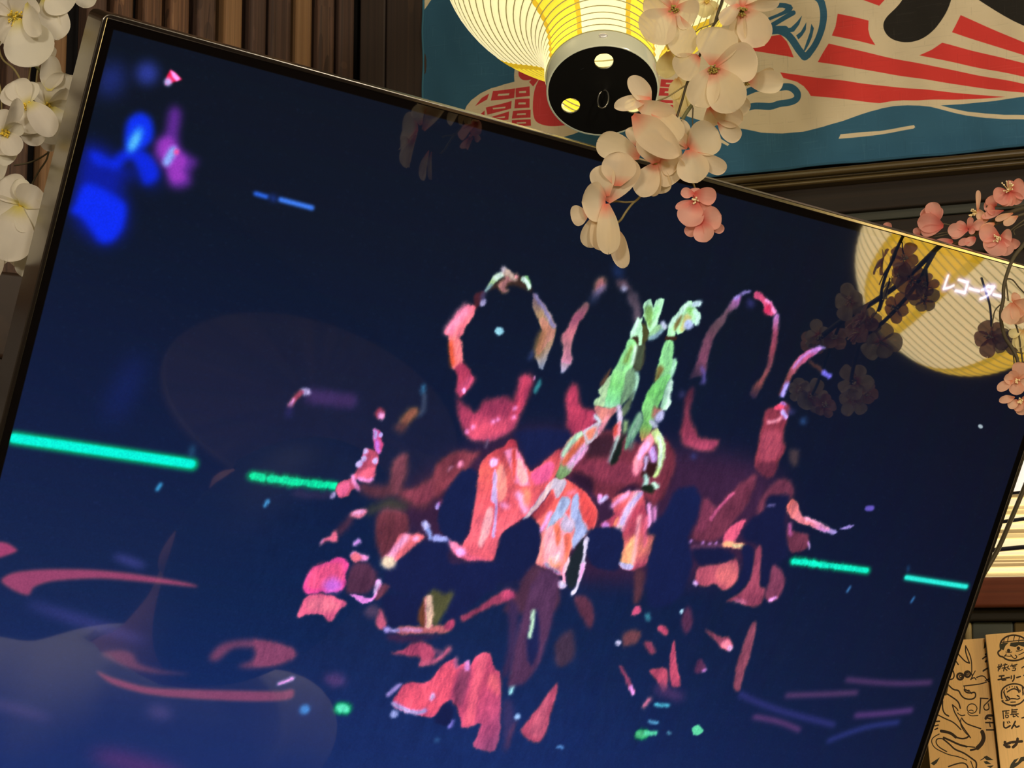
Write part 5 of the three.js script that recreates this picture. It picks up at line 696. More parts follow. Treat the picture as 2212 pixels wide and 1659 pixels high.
// spray of large white blossom at the left, beside the television
{
  const d = 1.46, S = thing('blossom_spray', 'hanging spray of large white artificial blossoms with yellow hearts left of the television', 'flowers', at(60, -120, d));
  twig(S, d, [[60, -120], [83, 0], [95, 50], [102, 78], [106, 96]], 8, stemMat); twig(S, d, [[70, -90], [40, -10], [10, 60], [-2, 100], [6, 128], [29, 148], [46, 176], [54, 195]], 4.5, paleStem); twig(S, d, [[90, 30], [80, 80], [72, 120], [66, 145], [62, 170], [60, 190]], 3.5, paleStem, 'twig'); twig(S, d, [[-10, 90], [-4, 170], [2, 200], [4, 260]], 4, paleStem, 'twig'); twig(S, d + 0.02, [[102, 90], [84, 140], [80, 160], [78, 186]], 4, paleStem, 'twig');
  twig(S, d + 0.03, [[112, 300], [106, 326], [92, 338], [72, 348], [52, 354], [30, 357]], 4, stemMat, 'twig'); twig(S, d + 0.03, [[106, 326], [100, 346], [84, 370], [70, 396], [58, 430]], 4, stemMat, 'twig');
  twig(S, d, [[104, 76], [106, 90], [109, 97]], 15, greenMat, 'calyx'); twig(S, d, [[76, 142], [84, 150], [92, 163]], 6, greenMat, 'calyx');
  blossom(S, 32, 35, d - 0.02, 'white', [[76, 135, 92, 18, 0.1, 0.15, 44, 42, { cup: 0.25 }], [8, 92, 62, 8, -0.3, 0.1], [80, 74, 30, 26, 0.8, 0.1, 58, 6], [66, -12, 60, 6, 0.1, 0], [10, -8, 60, 6, 0, 0], [-20, 40, 60, 2, 0, 0]], [2, 10, 24, 40, 1.1]);
  blossom(S, 95, -6, d, 'white', [[127, 82, 58, 10, -0.3, 0.1], [112, 88, 44, 4, 0.2, 0.1], [142, 27, 62, 6, -0.1, 0.08, 112, -20], [70, -30, 50, 0, 0, 0]]);
  blossom(S, 190, -40, d + 0.02, 'white', [[180, 17, 42, 0, 0, 0.05], [150, -20, 40, 0, 0, 0]]);
  blossom(S, 92, 108, d + 0.01, 'white', [[122, 108, 26, 6, 0.2, 0, 88, 112], [68, 142, 26, 10, 0.1, 0, 88, 112]]);
  blossom(S, 106, 190, d - 0.005, 'white', [[106, 118, 40, 6, 0.35, -0.05, 106, 196, { um: 0.42 }], [128, 150, 34, 2, -0.5, 0.1, 108, 192]]);
  blossom(S, 102, 228, d, 'white', [[152, 164, 62, 8, 0.15, 0.05], [167, 168, 34, -6, 0, 0], [158, 236, 40, 0, 0.6, 0], [126, 308, 80, 10, -0.1, 0.18, 110, 232], [115, 328, 50, -8, 0, 0.1], [70, 184, 36, 10, 0.5, 0.1], [140, 190, 22, 18, 0.9, 0]], [-1, 10, 13, 18, 0.9]);
  blossom(S, 60, 226, d - 0.03, 'white', [[4, 196, 46, 6, 0.4, 0.1], [28, 175, 52, 4, 0.1, 0], [60, 176, 44, -2, 0, 0], [112, 286, 50, 14, -0.2, 0.2, 64, 222], [82, 284, 60, 4, 0.1, 0.15], [78, 316, 46, -4, 0.2, 0.1], [46, 290, 52, 2, 0, 0.1]], [4, 12, 18, 24, 0.9]);
  blossom(S, 12, 286, d - 0.035, 'white', [[44, 222, 24, 20, 0.9, 0.2, 10, 280], [36, 332, 44, 6, 0.1, 0.1], [30, 348, 44, -4, -0.2, 0.05, -4, 320], [-10, 240, 50, 4, 0, 0], [-12, 330, 50, 2, 0, 0], [46, 268, 30, 8, 0.5, 0]], [-4, 6, 14, 22, 0.9]);
  blossom(S, 46, 441, d - 0.03, 'white', [[40, 386, 34, 6, 0.1, 0, 54, 440], [80, 404, 62, 8, 0.1, 0.05, 50, 446], [10, 382, 62, 4, -0.1, 0.05], [88, 486, 74, 6, 0.05, 0.1], [92, 530, 40, -6, 0, 0.1, 60, 470], [14, 562, 84, 12, 0.1, 0.15, 40, 446], [-20, 470, 74, 2, 0, 0]], [1, 3, 7, 10, 0.9]);
  // further blossom of the same spray, beyond the frame
  for (const [px, py, dd] of [[-70, 60, 0.02], [-90, 190, 0.05], [-60, 330, 0.03], [-110, 440, 0.04], [-60, 540, 0.06], [-150, 300, 0.02]]) { const pet = [], a0 = rr(0, 6); for (let j = 0; j < 5; j++) pet.push([px + 82 * Math.cos(a0 + j * 1.257), py + 82 * Math.sin(a0 + j * 1.257), 84, rr(0, 12), rr(-0.2, 0.2), 0.1]); blossom(S, px, py, d + dd, 'white', pet, [2, 4, 16, 16, 0.9]); }
  blossom(S, 76, 512, d - 0.015, 'white', [[48, 596, 48, 8, -0.15, 0.1], [86, 540, 40, 2, 0.2, 0.1], [24, 572, 44, -4, 0, 0.1]], [2, 2, 6, 8, 0.9]);
}
// spray of pale blossom in the middle, in front of the lantern and the screen
{
  const d = 1.4, S = thing('blossom_spray', 'dangling branch of pale cream artificial blossoms with coral hearts in front of the striped lantern', 'flowers', at(1600, -80, d));
  const b = (x, y, pts) => pts.map(([a, c]) => [x + a, y + c]);
  twig(S, d, [[1620, -60], [1587, 4], [1566, 28], [1545, 48], [1532, 75], [1519, 103], [1500, 145], [1483, 183], [1474, 215], [1460, 260]], 5.5); twig(S, d, [[1570, -40], [1559, 4], [1550, 30], [1545, 48]], 6); twig(S, d, [[1483, 183], [1466, 194], [1440, 210], [1418, 219]], 3.4, paleStem, 'twig'); twig(S, d, [[1545, 48], [1528, 56], [1512, 62], [1500, 72]], 2.6, paleStem, 'twig');
  twig(S, d - 0.01, [[1502, 218], [1485, 240], [1472, 262], [1466, 274]], 8, greenMat); twig(S, d - 0.01, [[1497, 232], [1496, 262], [1497, 280], [1491, 302], [1486, 322]], 3); twig(S, d, [[1495, 392], [1499, 400], [1502, 412]], 4, paleStem, 'twig');
  twig(S, d, [[1390, 416], [1378, 430], [1366, 440], [1352, 458], [1340, 476], [1325, 486]], 5, paleStem, 'twig'); twig(S, d, [[1370, 436], [1350, 437], [1330, 435], [1315, 438]], 4.4, paleStem, 'twig');
  // deepest ones; lantern light shining through is painted as yellow petal colour
  blossom(S, 1444, 100, d + 0.03, 'yellow', [[1438, 168, 40, 4, 0.1, 0.1, 1444, 112], [1460, 150, 26, 0, 0.3, 0.1, 1446, 110], [1428, 150, 22, 0, -0.3, 0.1, 1443, 112], [1446, 86, 14, 0, 0, 0, 1444, 108]]);
  blossom(S, 1462, 168, d + 0.03, 'yellow', [[1472, 252, 26, 0, 0.1, 0.1], [1456, 214, 26, 2, 0, 0.1], [1490, 180, 26, 0, 0.2, 0.1], [1486, 230, 30, 0, 0, 0.1]]);
  blossom(S, 1527, 2, d + 0.02, 'yellow', [[1518, 36, 34, 6, 0.1, 0.1], [1549, 26, 26, 2, 0.2, 0.05], [1538, 58, 16, 6, 0.2, 0, 1552, 14], [1490, 5, 22, 0, 0.3, 0], [1540, -36, 40, 0, 0, 0]], [3, 8, 9, 12, 0.7]);
  blossom(S, 1455, 18, d - 0.01, 'cream', [[1398, 84, 74, 8, 0.1, 0.1, 1452, 24], [1478, 124, 56, 4, -0.2, 0.05, 1462, 34], [1504, 40, 60, 4, 0.1, 0, 1462, 16], [1390, 2, 56, 0, 0, 0], [1440, -50, 60, 0, 0, 0], [1500, -14, 60, 2, 0, 0]], [2, 8, 16, 20, 0.9]);
  blossom(S, 1541, 145, d - 0.015, 'cream', [[1463, 162, 56, -4, 0.2, 0.05, 1510, 122], [1554, 58, 80, 6, 0, 0.08], [1636, 128, 74, 8, 0.05, 0.05], [1588, 236, 74, 10, 0.1, 0.12], [1503, 227, 62, 6, -0.15, 0.12]], [0, 12, 18, 22, 0.8]);
  blossom(S, 1603, 18, d - 0.01, 'cream', [[1650, 96, 66, 8, 0.05, 0.1], [1590, 98, 34, 2, 0.4, 0.1], [1562, 52, 30, 8, 0.6, 0.1, 1596, 10], [1684, 0, 24, 10, 0.8, 0, 1610, 12], [1640, -40, 60, 0, 0, 0], [1580, -30, 50, 0, 0, 0]], [0, 14, 24, 20, 0.55]);
  blossom(S, 1609, 173, d, 'cream', [[1692, 178, 44, 6, 0.1, 0.05], [1672, 152, 26, 0, 0.7, 0, 1616, 176], [1586, 168, 18, 0, 0.3, 0]], [3, 14, 16, 14, 0.7]);
  blossom(S, 1531, 230, d + 0.01, 'cream', [[1620, 236, 40, 2, 0.3, 0.1, 1550, 210], [1603, 262, 42, 4, 0.1, 0.1], [1597, 302, 36, 0, 0, 0.1, 1552, 262], [1598, 214, 14, 12, 0.7, 0, 1576, 222], [1550, 270, 44, -2, 0, 0.1]]);
  blossom(S, 1486, 321, d - 0.01, 'cream', [[1550, 282, 70, 8, 0.05, 0.1], [1504, 391, 60, 8, 0, 0.15], [1568, 368, 34, 4, 0.2, 0.05, 1500, 332], [1456, 260, 40, 2, 0.2, 0.1], [1462, 296, 34, 0, 0, 0]]);
  blossom(S, 1404, 222, d - 0.02, 'cream', [[1325, 236, 28, 8, 0.3, -0.1, 1404, 212], [1357, 168, 36, 4, 0.4, -0.1, 1404, 224, { notch: 0, um: 0.4 }], [1456, 256, 44, 10, 0.4, 0.1, 1372, 220], [1462, 338, 58, 14, 0.3, 0.15, 1368, 248, { notch: 0, um: 0.45 }], [1470, 300, 46, 10, -0.2, 0.1, 1410, 238]], [6, 14, 12, 12, 0.6]);
  blossom(S, 1417, 350, d - 0.005, 'cream', [[1290, 305, 54, 4, 0.1, 0.05, 1382, 338], [1372, 272, 40, -6, 0, 0.05, 1378, 316], [1399, 288, 56, 8, 0, 0.1, 1416, 352], [1384, 421, 48, 8, 0.1, 0.12], [1410, 423, 32, 2, 0.3, 0.1], [1432, 418, 44, -2, 0.3, 0.1, 1420, 356, { notch: 0 }], [1468, 386, 62, 4, 0.2, 0.1, 1424, 346], [1470, 350, 60, 8, 0.4, 0.1, 1430, 330]], [0, 4, 6, 8, 0.9]);
  blossom(S, 1312, 438, d - 0.02, 'cream', [[1294, 358, 46, 4, 0.1, 0.05, 1312, 424], [1338, 328, 64, 6, 0.05, 0.05, 1334, 402, { um: 0.5 }], [1372, 346, 46, -4, 0.3, 0.05, 1312, 436, { notch: 0, um: 0.66 }], [1258, 436, 74, 8, 0, 0.1, 1308, 436, { um: 0.45, foot: 0.25 }], [1234, 472, 40, 0, 0.3, 0.05, 1270, 462], [1316, 547, 46, 10, -0.1, 0.1, 1309, 440], [1298, 540, 44, 4, 0.1, 0.1, 1300, 450], [1270, 534, 40, 0, 0, 0.1, 1292, 460]]);
  blossom(S, 1325, 486, d - 0.01, 'cream', [[1349, 579, 36, 4, 0.1, 0, 1325, 487, { um: 0.45, notch: 0, foot: 0.06 }], [1342, 568, 24, -4, 0.3, 0, 1325, 487, { um: 0.45, notch: 0 }]]);
  // small pink pair that hangs lowest at the right
  blossom(S, 1503, 432, d - 0.01, 'pink', [[1470, 418, 20, 4, 0.3, 0, 1500, 418], [1547, 426, 34, 6, 0.1, 0.05, 1500, 418], [1459, 450, 15, 4, 0.2, 0], [1484, 486, 50, 8, 0, 0.1], [1524, 470, 40, 0, 0, 0.1], [1486, 510, 24, 0, 0.2, 0.1, 1504, 478], [1500, 406, 24, 0, 0, 0, 1502, 428]], [0, 8, 12, 12, 0.8]);
  blossom(S, 1513, 478, d - 0.015, 'pink', [[1558, 466, 44, 6, 0, 0.05], [1526, 521, 40, 6, 0.1, 0.1], [1564, 498, 20, 0, 0.3, 0, 1530, 480], [1512, 516, 16, 2, 0.4, 0.1]]);
}
// bundle of pink blossom that lies over the top edge of the television at the right
{
  const d = 1.86, S = thing('blossom_spray', 'bundle of pink artificial blossoms lying over the upper right edge of the television', 'flowers', at(2300, 420, d));
  for (const [pts, w] of [[[[2300, 420], [2212, 449], [2177, 461], [2128, 490], [2080, 520], [2050, 532], [2030, 540]], 9], [[[2300, 430], [2212, 462], [2160, 480], [2110, 505], [2060, 528], [2036, 540]], 6], [[[2290, 410], [2205, 444], [2150, 446], [2130, 446]], 3.4], [[[2128, 490], [2080, 497], [2030, 510], [1990, 512], [1986, 498], [1984, 480]], 3], [[[2100, 500], [2060, 488], [2020, 480], [1990, 474]], 3], [[[2090, 512], [2050, 502], [2010, 510], [1995, 514]], 3], [[[2230, 462], [2190, 492], [2170, 508], [2158, 512]], 3.4], [[[2240, 470], [2205, 488], [2190, 498], [2192, 508]], 2.4], [[[2070, 524], [2060, 532], [2046, 540], [2030, 536]], 4]]) twig(S, d, pts, w);
  blossom(S, 2180, 414, d - 0.02, 'pink', [[2150, 432, 36, 4, 0.1, 0.1], [2168, 444, 26, 4, 0.2, 0.1], [2186, 444, 22, 4, 0.2, 0.1], [2206, 437, 24, 2, 0.2, 0.1], [2216, 404, 40, 4, 0.1, 0], [2190, 392, 26, 0, 0.3, 0]], [-8, -18, 26, 14, 0.8]);
  blossom(S, 2150, 446, d, 'pink', [[2139, 423, 26, 2, 0, 0, 2150, 446], [2126, 452, 22, 0, 0.4, 0]]);
  blossom(S, 2036, 490, d, 'pink', [[2011, 437, 30, 4, 0.1, 0.05, 2022, 482], [2024, 446, 22, 0, 0.3, 0, 2022, 482], [1994, 452, 26, -2, 0.2, 0, 2016, 478], [1982, 478, 36, 4, 0.1, 0.05, 2038, 488], [1990, 504, 22, 4, 0.2, 0, 2036, 490], [1988, 466, 26, 0, 0, 0, 2018, 478]]);
  blossom(S, 1979, 512, d, 'pink', [[1978, 492, 15, 0, 0, 0, 1984, 510, { um: 0.5, notch: 0 }]]);
  blossom(S, 1918, 500, d, 'pink', [[1916, 480, 17, 0, 0, 0, 1918, 500, { um: 0.5, notch: 0, foot: 0.5 }]]);
  blossom(S, 2092, 495, d - 0.01, 'pink', [[2048, 500, 28, 4, 0.1, 0.05], [2056, 514, 16, 4, 0.4, 0], [2126, 480, 20, 2, 0.2, 0], [2096, 468, 12, 4, 0.3, -0.1], [2064, 484, 18, 0, 0.3, 0], [2106, 502, 14, 4, 0, 0]]);
  blossom(S, 2112, 460, d - 0.01, 'peach', [[2113, 411, 10, 4, 0.2, 0, 2112, 456, { notch: 0 }], [2124, 474, 18, 4, 0.2, 0.1, 2112, 452], [2134, 478, 16, 0, 0.2, 0.1]], [-26, -4, 22, 12, 0.5]);
  for (const [a, b, cc, e, w, kd] of [[2170, 454, 2120, 470, 14, 'pink'], [2190, 460, 2150, 476, 12, 'peach'], [2200, 466, 2168, 486, 16, 'peach'], [2150, 482, 2118, 496, 14, 'peach'], [2100, 516, 2070, 528, 14, 'pink'], [2108, 512, 2086, 530, 18, 'pink'], [2060, 520, 2014, 534, 22, 'pink'], [2150, 452, 2132, 456, 20, 'pink']]) blossom(S, a, b, d - 0.012, kd, [[cc, e, w, 3, 0.2, 0]]);
  blossom(S, 2160, 512, d - 0.03, 'pink', [[2116, 500, 34, 4, 0.1, 0.05], [2124, 526, 26, 2, 0.2, 0.05], [2141, 548, 46, 6, 0, 0.12], [2180, 550, 30, 4, 0, 0.1], [2186, 514, 34, 4, 0.1, 0], [2201, 532, 20, 0, 0.3, 0, 2178, 516]], [-18, 10, 18, 14, 0.6]);
}
// trailing spray at the right edge, close in front of the screen, lit by the lantern beside it
{
  const dh = (px, py, h) => nearTV(px, py, h).sub(EYE).dot(toWorld(V(0, 0, -1)));
  const d = dh(2180, 700, 0.085), S = thing('blossom_spray', 'trailing branch of peach artificial blossoms hanging in front of the right side of the screen', 'flowers', at(2270, 420, d));
  twig(S, d, [[2290, 400], [2255, 470], [2212, 528], [2190, 556], [2176, 590], [2168, 622], [2167, 648], [2162, 675], [2164, 702], [2172, 730], [2186, 752], [2196, 772], [2200, 790]], 8); twig(S, d, [[2164, 655], [2150, 670], [2145, 690], [2143, 706]], 3, stemMat, 'twig'); twig(S, d, [[2170, 602], [2186, 604], [2202, 622], [2220, 640]], 3.4, stemMat, 'twig'); twig(S, d, [[2172, 600], [2176, 630], [2178, 650]], 3.2, stemMat, 'twig'); twig(S, d, [[2186, 752], [2190, 775], [2191, 796]], 3, stemMat, 'twig'); twig(S, d, [[2183, 750], [2196, 760], [2210, 764]], 3, stemMat, 'twig'); twig(S, d, [[2194, 700], [2200, 720], [2206, 760], [2210, 790]], 4, stemMat, 'twig');
  blossom(S, 2186, 652, d - 0.01, 'peach', [[2182, 700, 34, 4, 0.1, 0.1], [2216, 676, 46, 4, 0.1, 0], [2198, 634, 18, 0, 0.2, 0], [2204, 700, 30, 0, 0.2, 0.1]]);
  blossom(S, 2208, 712, d, 'yellow', [[2180, 726, 18, 0, 0.2, 0], [2196, 752, 24, 0, 0, 0.1], [2212, 760, 30, 0, 0, 0.1], [2226, 724, 30, 0, 0, 0]]);
  blossom(S, 2196, 822, d - 0.01, 'peach', [[2168, 818, 20, 4, 0.2, 0], [2155, 844, 18, 6, 0.3, 0, 2188, 822], [2182, 802, 20, 2, 0, 0], [2212, 784, 34, 2, 0, 0], [2196, 852, 28, 6, 0, 0.1], [2226, 826, 36, 2, 0, 0]], [4, 6, 10, 10, 0.8]);
  blossom(S, 2205, 862, d - 0.01, 'peach', [[2158, 868, 15, 4, 0.3, 0, 2192, 858], [2180, 882, 18, 4, 0.2, 0, 2198, 864], [2196, 888, 20, 4, 0, 0.1], [2212, 896, 28, 2, 0, 0.1], [2240, 870, 36, 0, 0, 0]], [-3, 12, 14, 10, 0.6]);
  // the rest of the branch hangs further out over the glass, beyond the frame: the screen mirrors it
  const MEYE = mirrorTV(EYE);
  const seen = (px, py, h = 0.08) => { for (let k = 0; k < 40; k++, h += 0.006) { const p = mirrorTV(onPlane(px, py, TV_TL.clone().addScaledVector(TV_N, -h), TV_N)), q = p.clone().sub(EYE).applyQuaternion(PITCH_Q.clone().invert()); if (q.x / -q.z * FOCAL + IMG[0] / 2 > 2262) return p; } };
  const stemOf = (pts, r) => { const q = pts.map(([a, b]) => seen(a, b).sub(S.position)); obj('stem', tube(q, r, 40, 8), stemMat, S); };
  stemOf([[2060, 505], [2026, 535], [1954, 604], [1889, 651], [1817, 694], [1766, 734]], 0.0026); stemOf([[2019, 545], [1972, 625], [1914, 690], [1863, 734], [1842, 800], [1838, 830]], 0.002); stemOf([[1817, 694], [1790, 760], [1765, 830], [1752, 856]], 0.0016); stemOf([[2001, 580], [2003, 620], [1998, 645]], 0.0012); stemOf([[2120, 600], [2138, 660], [2142, 705]], 0.0012);
  for (const [px, py, r, kind] of [[1954, 562, 34, 'pink'], [1946, 590, 26, 'pink'], [1970, 604, 42, 'pink'], [1936, 664, 32, 'pink'], [1998, 650, 32, 'peach'], [2002, 618, 26, 'pink'], [1838, 652, 38, 'peach'], [1856, 706, 38, 'pink'], [1880, 690, 30, 'peach'], [1768, 724, 36, 'peach'], [1752, 744, 28, 'pink'], [1804, 730, 28, 'pink'], [1903, 738, 42, 'peach'], [1850, 822, 38, 'peach'], [1842, 862, 36, 'peach'], [1872, 852, 28, 'pink'], [1751, 858, 42, 'peach'], [1726, 842, 26, 'peach'], [1780, 880, 28, 'pink'], [2142, 728, 40, 'pink'], [2164, 736, 34, 'peach']]) {
    const C = seen(px, py), n = MEYE.clone().sub(C).normalize(), X = V(0, 1, 0).cross(n).normalize(), Y = n.clone().cross(X), k = 1.85 / FOCAL, a0 = rr(0, 6.3), o = new THREE.Group();
    o.name = 'blossom'; o.position.copy(C).sub(S.position); S.add(o);
    const tilt = n.clone().addScaledVector(X, rr(-0.5, 0.5)).addScaledVector(Y, rr(-0.5, 0.5)).normalize(), U = Y.clone().cross(tilt).normalize(), W = tilt.clone().cross(U);
    for (let j = 0; j < 5; j++) { const a = a0 + j * 1.257, t = U.clone().multiplyScalar(Math.cos(a)).addScaledVector(W, Math.sin(a)).multiplyScalar(r * k * rr(0.75, 1.2)).addScaledVector(tilt, r * k * rr(0.05, 0.35)); obj('petal', petalGeo(t.clone().multiplyScalar(0.05), t, r * k * rr(0.38, 0.52), tilt, kind === 'pink' ? 'peach' : 'cream', { wave: 2.5, curl: rr(0, 0.15), roll: rr(-0.2, 0.2) }), petalMat, o); }
    obj('flower_centre', stamens(kind, tilt, r * k * 0.5, 12, 0.7), stamenMat, o);
  }
}

// ---------------------------------------------------------------- a guest on a bar stool beside the viewer, seen only as a dim shape in the screen
{
  const seg = (a, b, ra, rb = ra) => ({ a: V(...a), b: V(...b), ra, rb }), ell = (c, r) => ({ c: V(...c), r });
  const dist = (p, s) => {
    if (s.c) { const dx = (p.x - s.c.x) / s.r[0], dy = (p.y - s.c.y) / s.r[1], dz = (p.z - s.c.z) / s.r[2], q = Math.sqrt(dx * dx + dy * dy + dz * dz); return (q - 1) * Math.min(...s.r); }
    const bx = s.b.x - s.a.x, by = s.b.y - s.a.y, bz = s.b.z - s.a.z, px = p.x - s.a.x, py = p.y - s.a.y, pz = p.z - s.a.z, h = Math.min(1, Math.max(0, (px * bx + py * by + pz * bz) / (bx * bx + by * by + bz * bz)));
    return Math.hypot(px - bx * h, py - by * h, pz - bz * h) - (s.ra + (s.rb - s.ra) * h);
  };
  function surface(prims, lo, hi, cell, k, cut) {
    const c = V(...lo).add(V(...hi)).multiplyScalar(0.5), half = Math.max(hi[0] - lo[0], hi[1] - lo[1], hi[2] - lo[2]) / 2, n = Math.min(150, Math.ceil(2 * half / cell));
    const mc = new MarchingCubes(n, new THREE.MeshStandardMaterial(), false, false, 120000), p = V(); mc.isolation = 0;
    for (let z = 0, i = 0; z < n; z++) for (let y = 0; y < n; y++) for (let x = 0; x < n; x++, i++) {
      p.set(c.x + half * (x - n / 2) / (n / 2), c.y + half * (y - n / 2) / (n / 2), c.z + half * (z - n / 2) / (n / 2));
      let d = 1; for (const s of prims) { const e = dist(p, s), h = Math.max(0, k - Math.abs(d - e)) / k; d = Math.min(d, e) - h * h * k * 0.25; }
      if (cut) d = Math.max(d, cut(p));
      mc.field[i] = -d;
    }
    mc.update();
    const m = mc.count, g = new THREE.BufferGeometry(); g.setAttribute('position', new THREE.BufferAttribute(mc.positionArray.slice(0, m * 3), 3)); g.setAttribute('normal', new THREE.BufferAttribute(mc.normalArray.slice(0, m * 3), 3));
    g.scale(half, half, half); g.translate(c.x, c.y, c.z); return g;
  }
  const head = mirrorTV(at(560, 1200, 2.0)), Y0 = head.y - 1.31;            // the stool lifts or lowers with the head's height
  const S = [-1, 1], torso = [seg([0, 0.66, 0], [0, 0.82, 0.0], 0.13, 0.12), seg([0, 0.82, 0], [0, 1.02, -0.01], 0.12, 0.125), seg([-0.14, 1.06, -0.01], [0.14, 1.06, -0.01], 0.06), seg([-0.07, 1.1, -0.05], [0.07, 1.1, -0.05], 0.06), ...S.map((s) => seg([s * 0.07, 0.65, -0.02], [s * 0.07, 0.9, 0], 0.1, 0.09))];
  const arms = S.flatMap((s) => [seg([s * 0.17, 1.06, -0.01], [s * 0.215, 0.82, 0.04], 0.052, 0.041), seg([s * 0.215, 0.82, 0.04], [s * 0.13, 0.705, 0.25], 0.04, 0.027)]);
  const legs = S.flatMap((s) => [seg([s * 0.085, 0.65, 0.02], [s * 0.11, 0.59, 0.41], 0.088, 0.058), seg([s * 0.11, 0.585, 0.41], [s * 0.11, 0.13, 0.38], 0.056, 0.037)]);
  const feet = S.map((s) => seg([s * 0.11, 0.085, 0.36], [s * 0.12, 0.055, 0.53], 0.042, 0.034));
  const neck = [seg([0, 1.06, -0.01], [0, 1.22, 0.015], 0.062, 0.052)], skull = [ell([0, 1.325, 0.0], [0.077, 0.105, 0.095]), ell([0, 1.265, 0.035], [0.058, 0.07, 0.06]), seg([0, 1.31, 0.095], [0, 1.28, 0.115], 0.009, 0.013), ell([0, 1.255, 0.085], [0.024, 0.012, 0.016]), ell([-0.079, 1.305, 0.005], [0.01, 0.032, 0.018]), ell([0.079, 1.305, 0.005], [0.01, 0.032, 0.018]), ell([0, 1.222, 0.07], [0.026, 0.02, 0.024]), ...S.map((s) => ell([s * 0.03, 1.335, 0.08], [0.026, 0.01, 0.018]))];
  // hands laid on the thighs: palm, four fingers of different lengths, thumb off the side
  const hand = (s) => { const w = V(s * 0.13, 0.705, 0.25), out = [seg([w.x, w.y, w.z], [w.x - s * 0.01, w.y - 0.01, w.z + 0.045], 0.026, 0.022), seg([w.x + s * 0.016, w.y - 0.008, w.z + 0.07], [w.x - s * 0.036, w.y - 0.008, w.z + 0.07], 0.017)];
    [[0.016, 0.058], [-0.002, 0.07], [-0.02, 0.074], [-0.037, 0.066]].forEach(([o, l]) => { const x = w.x + s * o; out.push(seg([x, w.y - 0.008, w.z + 0.075], [x, w.y - 0.004, w.z + 0.08 + l * 0.5], 0.0095, 0.0088), seg([x, w.y - 0.004, w.z + 0.08 + l * 0.5], [x, w.y - 0.02, w.z + 0.08 + l], 0.0088, 0.0075)); });
    out.push(seg([w.x - s * 0.024, w.y - 0.006, w.z + 0.03], [w.x - s * 0.062, w.y - 0.008, w.z + 0.062], 0.012, 0.0095), seg([w.x - s * 0.062, w.y - 0.008, w.z + 0.062], [w.x - s * 0.066, w.y - 0.016, w.z + 0.088], 0.0092, 0.008)); return out; };
  const F = V(0.62, 0, 0.78).normalize(), X = V(0, 1, 0).cross(F).normalize(), Q = frameFrom(X, V(0, 1, 0), F), LEAN = 0.36, base = V(head.x, 0, head.z).addScaledVector(X, -LEAN * 0.66);      // leaning sideways on the table
  const P = thing('person', 'person with dark hair and light grey shirt sitting on a stool facing away', 'person', base);
  const fit = (g) => { const q = g.attributes.position; for (let i = 0; i < q.count; i++) q.setX(i, q.getX(i) + LEAN * Math.max(0, q.getY(i) - 0.65)); g.translate(0, Y0, 0); g.applyQuaternion(Q); return g; };
  const skin = std(0xb98468, { roughness: 0.6 }), shirt = std(0xc9c6c0, { roughness: 0.9 }), denim = std(0x252a38, { roughness: 0.9 }), hairMat = std(0x0f0b09, { roughness: 0.6 }), shoe = std(0x1c1a18, { roughness: 0.6 });
  const bodyParts = [surface([...torso, ...arms, ...legs, ...neck, ...feet], [-0.34, -0.02, -0.3], [0.34, 1.24, 0.62], 0.013, 0.035), surface([neck[0], ...skull], [-0.12, 1.1, -0.13], [0.12, 1.46, 0.16], 0.0045, 0.018), ...S.map((s) => surface(hand(s), s < 0 ? [-0.2, 0.64, 0.22] : [0.03, 0.64, 0.22], s < 0 ? [-0.03, 0.74, 0.42] : [0.2, 0.74, 0.42], 0.0035, 0.008))];
  const body = obj('body', fit(mergeGeometries(bodyParts)), skin, P);
  const swell = (l, d) => l.map((s) => (s.c ? { c: s.c, r: s.r.map((r) => r + d) } : { a: s.a, b: s.b, ra: s.ra + d, rb: s.rb + d }));
  obj('shirt', fit(surface(swell([...torso, ...arms], 0.012), [-0.34, 0.56, -0.22], [0.34, 1.18, 0.32], 0.011, 0.04, (p) => Math.max(0.58 - p.y, p.y > 0.9 ? 0.075 - Math.hypot(p.x, p.y - 1.16, p.z - 0.02) : -1, p.z - 0.17))), shirt, P);
  obj('trousers', fit(surface(swell([...legs, seg([-0.07, 0.66, 0], [0.07, 0.66, 0], 0.12)], 0.012), [-0.26, 0.08, -0.2], [0.26, 0.8, 0.52], 0.012, 0.04, (p) => 0.14 - p.y)), denim, P);
  for (const f of feet) obj('shoe', fit(surface(swell([f], 0.008), [f.a.x - 0.08, -0.02, 0.28], [f.b.x + 0.07, 0.16, 0.6], 0.009, 0.02, (p) => 0.012 - p.y)), shoe, P);
  obj('hair', fit(surface([ell([0, 1.342, -0.012], [0.094, 0.112, 0.108]), ell([0, 1.29, -0.055], [0.08, 0.1, 0.06])], [-0.13, 1.15, -0.16], [0.13, 1.47, 0.14], 0.006, 0.03, (p) => Math.min(1.385 - p.y - 0.3 * (p.z - 0.04), 1) > 0 && p.z > 0.03 ? Math.min(0.02, p.z - 0.03) : -1)), hairMat, P);
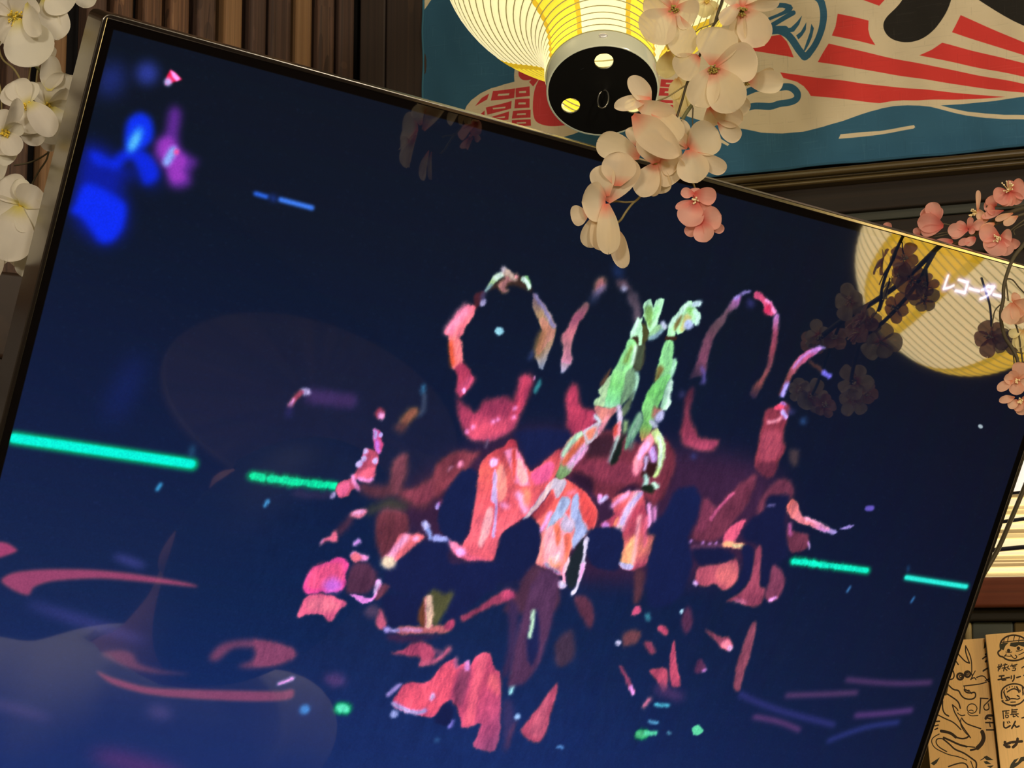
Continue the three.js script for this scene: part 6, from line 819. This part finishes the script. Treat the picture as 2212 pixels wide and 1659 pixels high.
  for (const s of S) {
    const ball = new THREE.SphereGeometry(0.0115, 20, 14); ball.translate(s * 0.031, 1.316, 0.08); obj('eye', fit(ball), std(0xe6e0d8, { roughness: 0.3 }), P);
    const iris = new THREE.SphereGeometry(0.0055, 14, 10); iris.scale(1, 1, 0.5); iris.translate(s * 0.031, 1.316, 0.0903); obj('iris', fit(iris), std(0x1d120b, { roughness: 0.3 }), P);
    obj('eyebrow', fit(tube([V(s * 0.018, 1.338, 0.097), V(s * 0.033, 1.343, 0.094), V(s * 0.048, 1.337, 0.083)], 0.0028, 8, 6)), hairMat, P);
  }
  obj('lips', fit(tube([V(-0.022, 1.254, 0.094), V(0, 1.256, 0.102), V(0.022, 1.254, 0.094)], 0.0042, 12, 8)), std(0x9a5a50, { roughness: 0.5 }), P);
  const T = thing('bar_stool', 'round wooden bar stool under the seated person', 'stool', base);
  const seatY = 0.5 + Y0, seat = new THREE.CylinderGeometry(0.17, 0.165, 0.04, 40); seat.translate(0, seatY - 0.02, 0); obj('seat', seat, darkWood, T);
  for (let i = 0; i < 4; i++) { const a = i * Math.PI / 2 + 0.6, c = Math.cos(a), s = Math.sin(a); obj('leg', tube([V(0.12 * c, seatY - 0.04, 0.12 * s), V(0.15 * c, seatY / 2, 0.15 * s), V(0.18 * c, 0, 0.18 * s)], 0.014, 8, 10), darkWood, T); }
  const fr = new THREE.TorusGeometry(0.158, 0.009, 8, 40); fr.rotateX(Math.PI / 2); fr.translate(0, seatY * 0.42, 0); obj('foot_rail', fr, std(0x8a8478, { metalness: 0.9, roughness: 0.3 }), T);
}
// an unseen small table, placed so the screen mirrors a haze above the guest's head
{
  const t = thing('unseen_table', 'unseen small round table beside the seated person, mirrored in the screen as haze', 'table', V(1.05, 0, -0.72)), pale = std(0xffffff, { map: woodTexture('#4f3c28', '#30220f', '#6b5338'), roughness: 0.6 });
  const top = new THREE.LatheGeometry([[0, 0.71], [0.24, 0.71], [0.252, 0.718], [0.252, 0.732], [0.246, 0.74], [0, 0.74]].map((p) => new THREE.Vector2(...p)), 56); obj('table_top', top, pale, t);
  const col = new THREE.LatheGeometry([[0, 0.01], [0.22, 0.01], [0.22, 0.025], [0.05, 0.05], [0.032, 0.1], [0.03, 0.66], [0.08, 0.71], [0, 0.71]].map((p) => new THREE.Vector2(...p)), 40); obj('pedestal', col, std(0x17130f, { roughness: 0.5, metalness: 0.4 }), t);
}

scene.traverse((o) => { if (o.isMesh) { o.castShadow = true; o.receiveShadow = true; } });
renderer.render(scene, camera);
